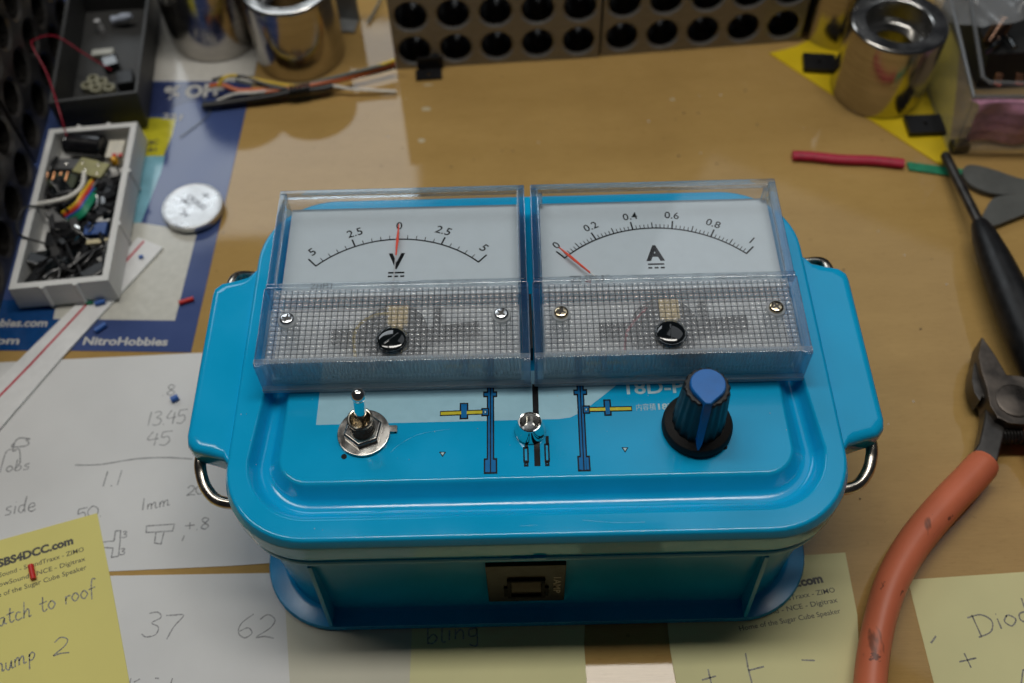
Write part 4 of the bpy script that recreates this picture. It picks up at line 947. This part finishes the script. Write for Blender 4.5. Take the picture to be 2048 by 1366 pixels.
# small black tabs
def clip(cpx, w, d, h, rz, label):
    c = P(*cpx, 0); o = thing("black_clip", (c.x, c.y, 0), label, "clip", "small black square clips")
    n = 24; R = Matrix.Rotation(rz, 3, 'Z'); g = MB()
    outer = []; inner = []
    for k in range(n):
        a = 2*math.pi*k/n; s_ = 1/max(abs(math.cos(a)), abs(math.sin(a)))
        outer.append(R @ Vector((math.cos(a)*s_*w/2, math.sin(a)*s_*d/2, 0))); inner.append(R @ Vector((.7*math.cos(a), .7*math.sin(a), 0)))
    q = lambda L, z: [Vector((c.x+p.x, c.y+p.y, z)) for p in L]
    g.loft([q(outer, .3), q(outer, h), q(inner, h), q(inner, .3)], False, False); g.build("plate", BLACKP, o)
    return o, c
o, c = clip((858, 152), 9.6, 5.0, 1.1, .07, "small black clip with a hole leaning on the left drilled block's foot")
g = MB(); g.box((c.x+.6, c.y+3.4, 3.2), (9.6, .8, 5.4), .07); g.build("upright", BLACKP, o, bevel=.15)
# wire bundle with black sleeve
wb = thing("wire_bundle", P(600, 185, .2), "bundle of coloured wires bound to a black heat-shrink sleeve, below the steel sleeve", "wire bundle")
g = MB(); g.tube(crom([P(405, 212, 2.2), P(470, 203, 2.6), P(540, 192, 3.4), P(590, 182, 4), P(640, 177, 4), P(665, 171, 4)], 6), 1.45, 14, flat=.8); g.build("heat_shrink", BKWIRE, wb)
g = MB()
for k in range(5):
    p = P(583+k*8.5, 184-k*1.4, 4.3); g.lathe([(2.0, -.55), (2.4, -.2), (2.4, .2), (2.0, .55)], p, 18, m=Matrix.Rotation(math.pi/2, 3, 'Y') @ Matrix.Identity(3))
g.build("strain_relief", BLACKG, wb)
for nm, m_, q, r_ in (("yellow_strand", YWIRE, [(438, 172, 6), (445, 158, 8), (470, 151, 8), (530, 163, 6), (590, 172, 5), (650, 162, 5), (730, 140, 6), (790, 120, 8)], .6),
                      ("orange_strand", OWIRE, [(420, 172, 5), (445, 170, 6), (480, 181, 4), (540, 178, 4), (600, 174, 5), (680, 158, 5), (740, 143, 5), (790, 126, 6)], .75),
                      ("orange_strand", OWIRE, [(490, 183, 3), (540, 183, 4), (610, 174, 4), (680, 162, 4), (790, 133, 4)], .6),
                      ("grey_strand", GWIRE, [(470, 160, 8), (520, 170, 5), (600, 170, 5), (660, 157, 6), (780, 126, 7)], .6),
                      ("dark_strand", BKWIRE, [(425, 160, 5), (480, 152, 8), (560, 176, 5), (640, 166, 5), (740, 148, 4), (792, 134, 4)], .55),
                      ("white_strand", WWIRE, [(432, 203, 2), (470, 188, 4), (510, 185, 4), (580, 178, 4), (660, 172, 4), (700, 178, 3), (750, 181, 2), (792, 183, 1.4)], .55)):
    g = MB(); g.tube(crom([P(x, y, z) for x, y, z in q], 7), r_, 8); g.build(nm, m_, wb)

# ------------------------------------------------------------------ right hand side
ys_ = [P(1538, 108), P(1590, 95), P(1700, 40), P(1925, 30), P(1912, 180), P(1893, 332), P(1880, 331), P(1868, 324), P(1700, 215)]
g = MB(); g.prism([(p.x, p.y) for p in ys_], .02, .5); yel = g.build("yellow_sheet", YSHEET, None, bevel=.08); tag(yel, "bright yellow plastic sheet under the steel sleeve and clear bin", "sheet")
o, c = clip((1636, 134), 11.5, 8.6, 2.2, -.12, "black square clip on the yellow sheet between block and steel sleeve"); o.location.z = .0005
o, c = clip((1846, 258), 12.5, 8.6, 2.2, .02, "black square clip on the yellow sheet in front of the clear bin"); o.location.z = .0005
# heat shrink tubes
g = MB(); a, b = P(1585, 311, 1.4), P(1807, 326, 1.4); g.tube([a+(b-a)*k/12+Vector((0, .25*math.sin(k*.9), 0)) for k in range(13)], 1.9, 16, flat=.72); tagb(g.build("heat_shrink_tube", REDT, None), "crimson heat shrink tube on the table behind the ammeter's right side", "tube")
g = MB(); a, b = P(1816, 331, .8), P(1932, 347, .8); g.prism([a+Vector((0, 1.9, 0)), a-Vector((0, 1.9, 0)), b-Vector((0, 1.9, 0)), b+Vector((0, 1.9, 0))], .1, .9); tagb(g.build("heat_shrink_tube", GREENT, None, bevel=.3), "flat green heat shrink strip under the scriber's shaft", "tube")
# scriber / screwdriver
sdv = thing("hand_tool", P(1990, 560, 0), "slim black-handled scriber pointing at the clear bin, at the photo's right edge", "hand tool")
A, B, C_ = P(1888, 306, 4.0), P(1958, 446, 8.5), P(2090, 760, 10)
g = MB(); g.tube([A, A+(B-A)*.04, A+(B-A)*.5, B+(B-A)*.05], 1.3, 16, rf=lambda t: .75+min(1, t*6)*.9); g.build("shaft", DARKST, sdv)
prof = [(0, 2.4), (.03, 3.0), (.10, 3.9), (.25, 5.0), (.5, 6.0), (.75, 6.2), (.95, 5.6), (1, 5)]
def hr(t):
    for (t0, r0), (t1, r1) in zip(prof, prof[1:]):
        if t <= t1: return r0+(r1-r0)*(t-t0)/(t1-t0)
    return prof[-1][1]
g = MB(); g.tube([B+(C_-B)*k/30 for k in range(31)], 4, 24, rf=hr); g.build("handle", BLACKP, sdv)
# grey pads
g = MB(); g.prism([p for p in crom([P(*q, 2.2) for q in ((1930, 333), (1926, 350), (1945, 372), (1990, 388), (2048, 388), (2100, 375), (2100, 350), (2048, 358), (1990, 340), (1950, 330))], 5, True)], .3, 2.4); tagb(g.build("rubber_pad", PADG, None, bevel=.3), "grey leaf-shaped rubber pad touching the clear bin's front", "pad", "grey leaf-shaped pads")
g = MB(); g.prism([p for p in crom([P(*q, 2.2) for q in ((1990, 395), (1970, 420), (1966, 440), (1985, 452), (2020, 440), (2070, 420), (2110, 400), (2100, 382), (2040, 388))], 5, True)], .3, 2.4); tagb(g.build("rubber_pad", PADG, None, bevel=.3), "grey leaf-shaped rubber pad lying beside the scriber's black handle", "pad", "grey leaf-shaped pads")
# pliers
pl = thing("side_cutters", P(1960, 900, 0), "worn steel side cutters with a long curved orange dipped handle", "pliers")
g = MB(); jaw = [(1964, 672), (1990, 708), (2014, 749), (2040, 751), (2075, 760), (2100, 800), (2080, 845), (2045, 849), (2018, 846), (1995, 834), (1980, 810), (1974, 776), (1963, 742), (1957, 712)]
J = [P(x, y, 11) for x, y in jaw]; g.prism(J, 2.5, 11); g.build("jaw", FORGED, pl, bevel=.45)
J = [P(x, y, 6) for x, y in [(1962, 690), (1952, 745), (1962, 800), (1960, 795), (1952, 806), (1946, 790), (1941, 765), (1944, 735)]]
g = MB(); g.prism([P(x, y, 7) for x, y in [(1966, 680), (1975, 760), (1972, 810), (1962, 795), (1957, 806), (1946, 790), (1941, 765), (1944, 735)]], 2.2, 8.2); g.build("jaw", DARKST, pl, bevel=.3)
g = MB(); pv = P(2030, 802, 11); g.lathe([(5.2, 0), (5.2, .5), (4.6, .8), (.5, .9)], (pv.x, pv.y, 10.8), 32); g.build("pivot", FORGED, pl)
g = MB(); g.prism([P(x, y, 7) for x, y in [(1970, 812), (2010, 842), (2004, 880), (1992, 928), (1932, 922), (1955, 890), (1964, 850)]], 3.2, 8.4); g.build("neck", DARKST, pl, bevel=.8, seg=3)
g = MB(); hp = crom([P(x, y, z) for x, y, z in ((1968, 926, 6.6), (1938, 960, 6.6), (1885, 1016, 6.6), (1828, 1086, 6.6), (1786, 1160, 6.6), (1760, 1240, 6.4), (1744, 1330, 6.2), (1738, 1430, 6), (1742, 1500, 6))], 8)
def hw(t): return 4.35+(-.25 if t < .02 else 0)+.55*math.sin(min(1, t*1.6)*math.pi)*.6-(.5 if t > .6 else t*.8)
g.tube(hp, 4, 24, flat=1.15, rf=hw); g.build("handle", ORANGE, pl)
g = MB(); sp = [P(1996, 872, 6), P(2075, 872, 6)]; ax = sp[1]-sp[0]; q = []
for k in range(140):
    t_ = k/139; a = k*.55; q.append(sp[0]+ax*t_+Vector((0, 2.0*math.cos(a), 2.0*math.sin(a))))
g.tube(q, .4, 6); g.build("spring", DARKST, pl)
g = MB(); g.tube(crom([P(2062, 850, 6.6), P(2100, 900, 6.6), P(2150, 980, 6.6), P(2190, 1100, 6.4), P(2200, 1300, 6)], 6), 4.3, 20, flat=1.1); g.build("handle", ORANGE, pl)

# clear bin with its contents
bn = thing("clear_bin", P(2010, 250, 0), "scuffed clear plastic bin at the photo's upper right corner", "bin")
tf = P(1946, 197, 26); tfo = P(1905, 308, .6)
A0, B0 = Vector((tfo.x, tfo.y, .6)), Vector((tfo.x+75, tfo.y-3, .6)); A1, B1 = Vector((tf.x, tf.y, 26)), Vector((tf.x+78, tf.y-3, 26))
D0, D1 = A0+Vector((-4, 78, 0)), P(1890, -40, 26)
C0, C1 = D0+Vector((75, 0, 0)), D1+Vector((80, 0, 0))
g = MB()
def slab(mb, q, t):
    n = (q[1]-q[0]).cross(q[3]-q[0]).normalized()*t; mb.add(list(q)+[p+n for p in q], [(0,1,2,3),(7,6,5,4),(0,4,5,1),(1,5,6,2),(2,6,7,3),(3,7,4,0)])
slab(g, [A0, B0, B1, A1], -.9); g.build("front_wall", BIN, bn)
g = MB(); slab(g, [A0, A1, D1, D0], -.9); g.build("side_wall", BIN, bn)
g = MB(); g.tube([D1+Vector((0, 0, .6)), A1+Vector((0, 0, .6)), B1+Vector((0, 0, .6))], .9, 8); 
in1 = [P(1938, -20, 26), P(1966, 155, 26), P(1980, 165, 26), P(2100, 168, 26)]; g.tube(in1, .7, 8); g.build("rim", glassy("bin rim plastic", (.55, .56, .57), .2, haze=.12), bn)
g = MB(); g.box(((A0.x+B0.x)/2-2, (A0.y+D0.y)/2, .9), (74, 76, .7)); g.build("floor", BIN, bn)
# pink bubble film
g = MB(); pc = P(2020, 235, 8); nx, nz_ = 34, 16; grid = []
x0_, x1_ = P(1925, 290, 1).x+.5, P(2110, 280, 1).x; y0_ = A0.y+4
vs = []; fs = []
for j in range(nz_+1):
    for i in range(nx+1):
        u, w = i/nx, j/nz_; bub = .9*abs(math.sin(i*math.pi/2.0+(j//2 % 2)*.8))*abs(math.sin(j*math.pi/2.0))
        if w < .5: p = Vector((x0_+u*(x1_-x0_), y0_+1.2*math.sin(u*9)+w*3-bub, 1.5+w*2*16))
        else: p = Vector((x0_+u*(x1_-x0_), y0_+2+(w-.5)*2*7, 17.5-(w-.5)*9+bub+.6*math.sin(u*7)))
        vs.append(p)
for j in range(nz_):
    for i in range(nx): a = j*(nx+1)+i; fs.append((a, a+1, a+nx+2, a+nx+1))
g.add(vs, fs); pk = g.build("bubble_film", mat("pink antistatic film", (.80, .36, .52), .28, var=.12, vs=200, bump=.6, bs=350), None, ang=70); tag(pk, "crumpled pink antistatic bubble film in the front of the clear bin", "packing film")
g = MB(); bc = P(2060, 110, 4); g.box((bc.x+12, bc.y+10, 9), (70, 44, 15), .03); bkb = g.build("black_foam", mat("black foam", (.006, .006, .006), .7, bump=.4), None, bevel=1.0); tag(bkb, "black foam lump filling the back of the clear bin", "foam")
for k, (x, y, z, w, d, rz) in enumerate(((1996, 160, 17.2, 2.4, 5.5, -.4), (2038, 160, 17.2, 2.6, 5, -.3))):
    c0 = P(x, y, z); g = MB(); g.box(c0+Vector((0, 0, .4)), (w, d, 1), rz); tagb(g.build("copper_contact", COPPER, None, bevel=.25), ("copper contact glinting at the bubble film's edge, nearer the bin's left wall" if k == 0 else "copper contact glinting at the bubble film's edge, nearest the photo's right side"), "contact", "copper contacts in the clear bin")
c0 = P(1980, 90, 17); g = MB(); g.lathe([(2.8, 0), (3.0, 1), (3.0, 9), (2.4, 10)], c0, 20, m=Matrix.Rotation(-.7, 3, 'X') @ Matrix.Rotation(.5, 3, 'Y')); tagb(g.build("metal_connector", mat("dark bronze metal", (.22, .13, .09), .18, 1.0), None), "shiny dark bronze barrel connector on the black foam", "connector")
g = MB(); g.tube(crom([P(1970, 105, 19), P(1990, 90, 21), P(2010, 70, 20), P(2030, 95, 20)], 5), .9, 10); tagb(g.build("curled_lead", BLACKG, None), "curled black lead beside the bronze connector in the clear bin", "wire")
g = MB(); vs = []; fs = []; nu, nv = 26, 16
for q in range(nv+1):
    for p_ in range(nu+1):
        u, w = p_/nu, q/nv; x = 1868+u*230; ylow = 62-52*abs(u-.42)**.8*1.2+6*math.sin(u*11); y = -70+(ylow+70)*w
        c = P(x, y, 29+1.6*math.sin(u*7+w*3)+1.0*math.sin(u*17-w*9)-3.0*w*w); vs.append(c)
for q in range(nv):
    for p_ in range(nu): a_ = q*(nu+1)+p_; fs.append((a_, a_+1, a_+nu+2, a_+nu+1))
g.add(vs, fs); tagb(g.build("plastic_bag", glassy("grey poly bag", (.72, .74, .75), .2, haze=.22, bump=1, bs=120), None, ang=80), "grey translucent bag lying over the clear bin's back", "bag")
g = MB(); g.box(P(1922, 300, 2)+Vector((0, 2, 0)), (6, 4, 3), .1); tagb(g.build("black_clip", BLACKP, None, bevel=.3), "dark scrap inside the clear bin's lower left corner", "clip")

# dried glue smears on the bench and hairline scratches on the deck
for (x, y, rx, ry), lb in zip(((853, 218, 1.7, 1.2), (843, 281, 1.3, 1.0), (857, 170, 2.0, .5), (1345, 199, .9, .7)), ("largest pale dried glue smear on the tabletop, right of the leaflet's wires", "small pale glue smear nearest the voltmeter's back edge", "thin pale glue smear just below the small black clip", "faint glue smear on the tabletop behind the ammeter")):
    c = P(x, y, 0); g = MB(); q = [Vector((c.x+rx*random.uniform(.75, 1.15)*math.cos(a*math.pi/8), c.y+ry*random.uniform(.75, 1.15)*math.sin(a*math.pi/8))) for a in range(16)]
    g.prism(q, .005, .06); tagb(g.build("glue_smear", mat("dried glue", (.50, .42, .27), .3), None), lb, "glue smear")
SCR = mat("bare scratch", (.05, .45, .72), .3)
for q in ([(742, 880), (750, 895), (757, 908)], [(781, 905), (800, 888), (840, 868), (900, 858)], [(1165, 1040), (1230, 1045), (1290, 1044)], [(1040, 1052), (1075, 1050)]):
    g = MB(); ribbon(g, crom([P(x, y, H+.045) for x, y in q], 6), .08, .7); g.build("scratch", SCR, box, smooth=False)
# fine dust on the deck and the meter windows
g = MB()
for k in range(70):
    if k % 2: x, y, z = random.uniform(-60, 62), random.uniform(2, 53), None; z = H+12.35 if y < 22 else H+10.95
    else: x, y, z = random.uniform(-68, 70), random.uniform(-37, -1), H+.05
    if z < H+1 and (-33.5 < y < -23.5): continue
    if abs(x-1.5) < 1.2 and z > H+1: continue
    rr_ = random.uniform(.05, .13); g.box((x, y, z), (rr_*random.uniform(1, 2.6), rr_, .03), random.uniform(0, 3))
tag(g.build("dust", mat("lint dust", (.45, .46, .45), .8), box, smooth=False), kind='stuff')
# crumbs on the bench
for k in range(34):
    x, y = random.choice(((random.uniform(820, 1560), random.uniform(135, 340)), (random.uniform(1660, 1900), random.uniform(350, 1050)), (random.uniform(600, 1700), random.uniform(150, 330))))
    c = P(x, y, 0); r_ = random.uniform(.18, .5); g = MB()
    q = [Vector((c.x+r_*random.uniform(.5, 1.2)*math.cos(a*1.05), c.y+r_*random.uniform(.4, .9)*math.sin(a*1.05))) for a in range(6)]
    g.prism(q, 0.01, random.uniform(.1, .3)); white = k % 3 == 0
    tagb(g.build("crumb", TRAYP if white else mat("crumb dark", (.10, .08, .06), .8), None), "pale plastic crumb on the bare tan tabletop" if white else "dark speck of swarf on the bare tan tabletop", "crumb", "pale crumbs on the tabletop" if white else "dark specks on the tabletop")
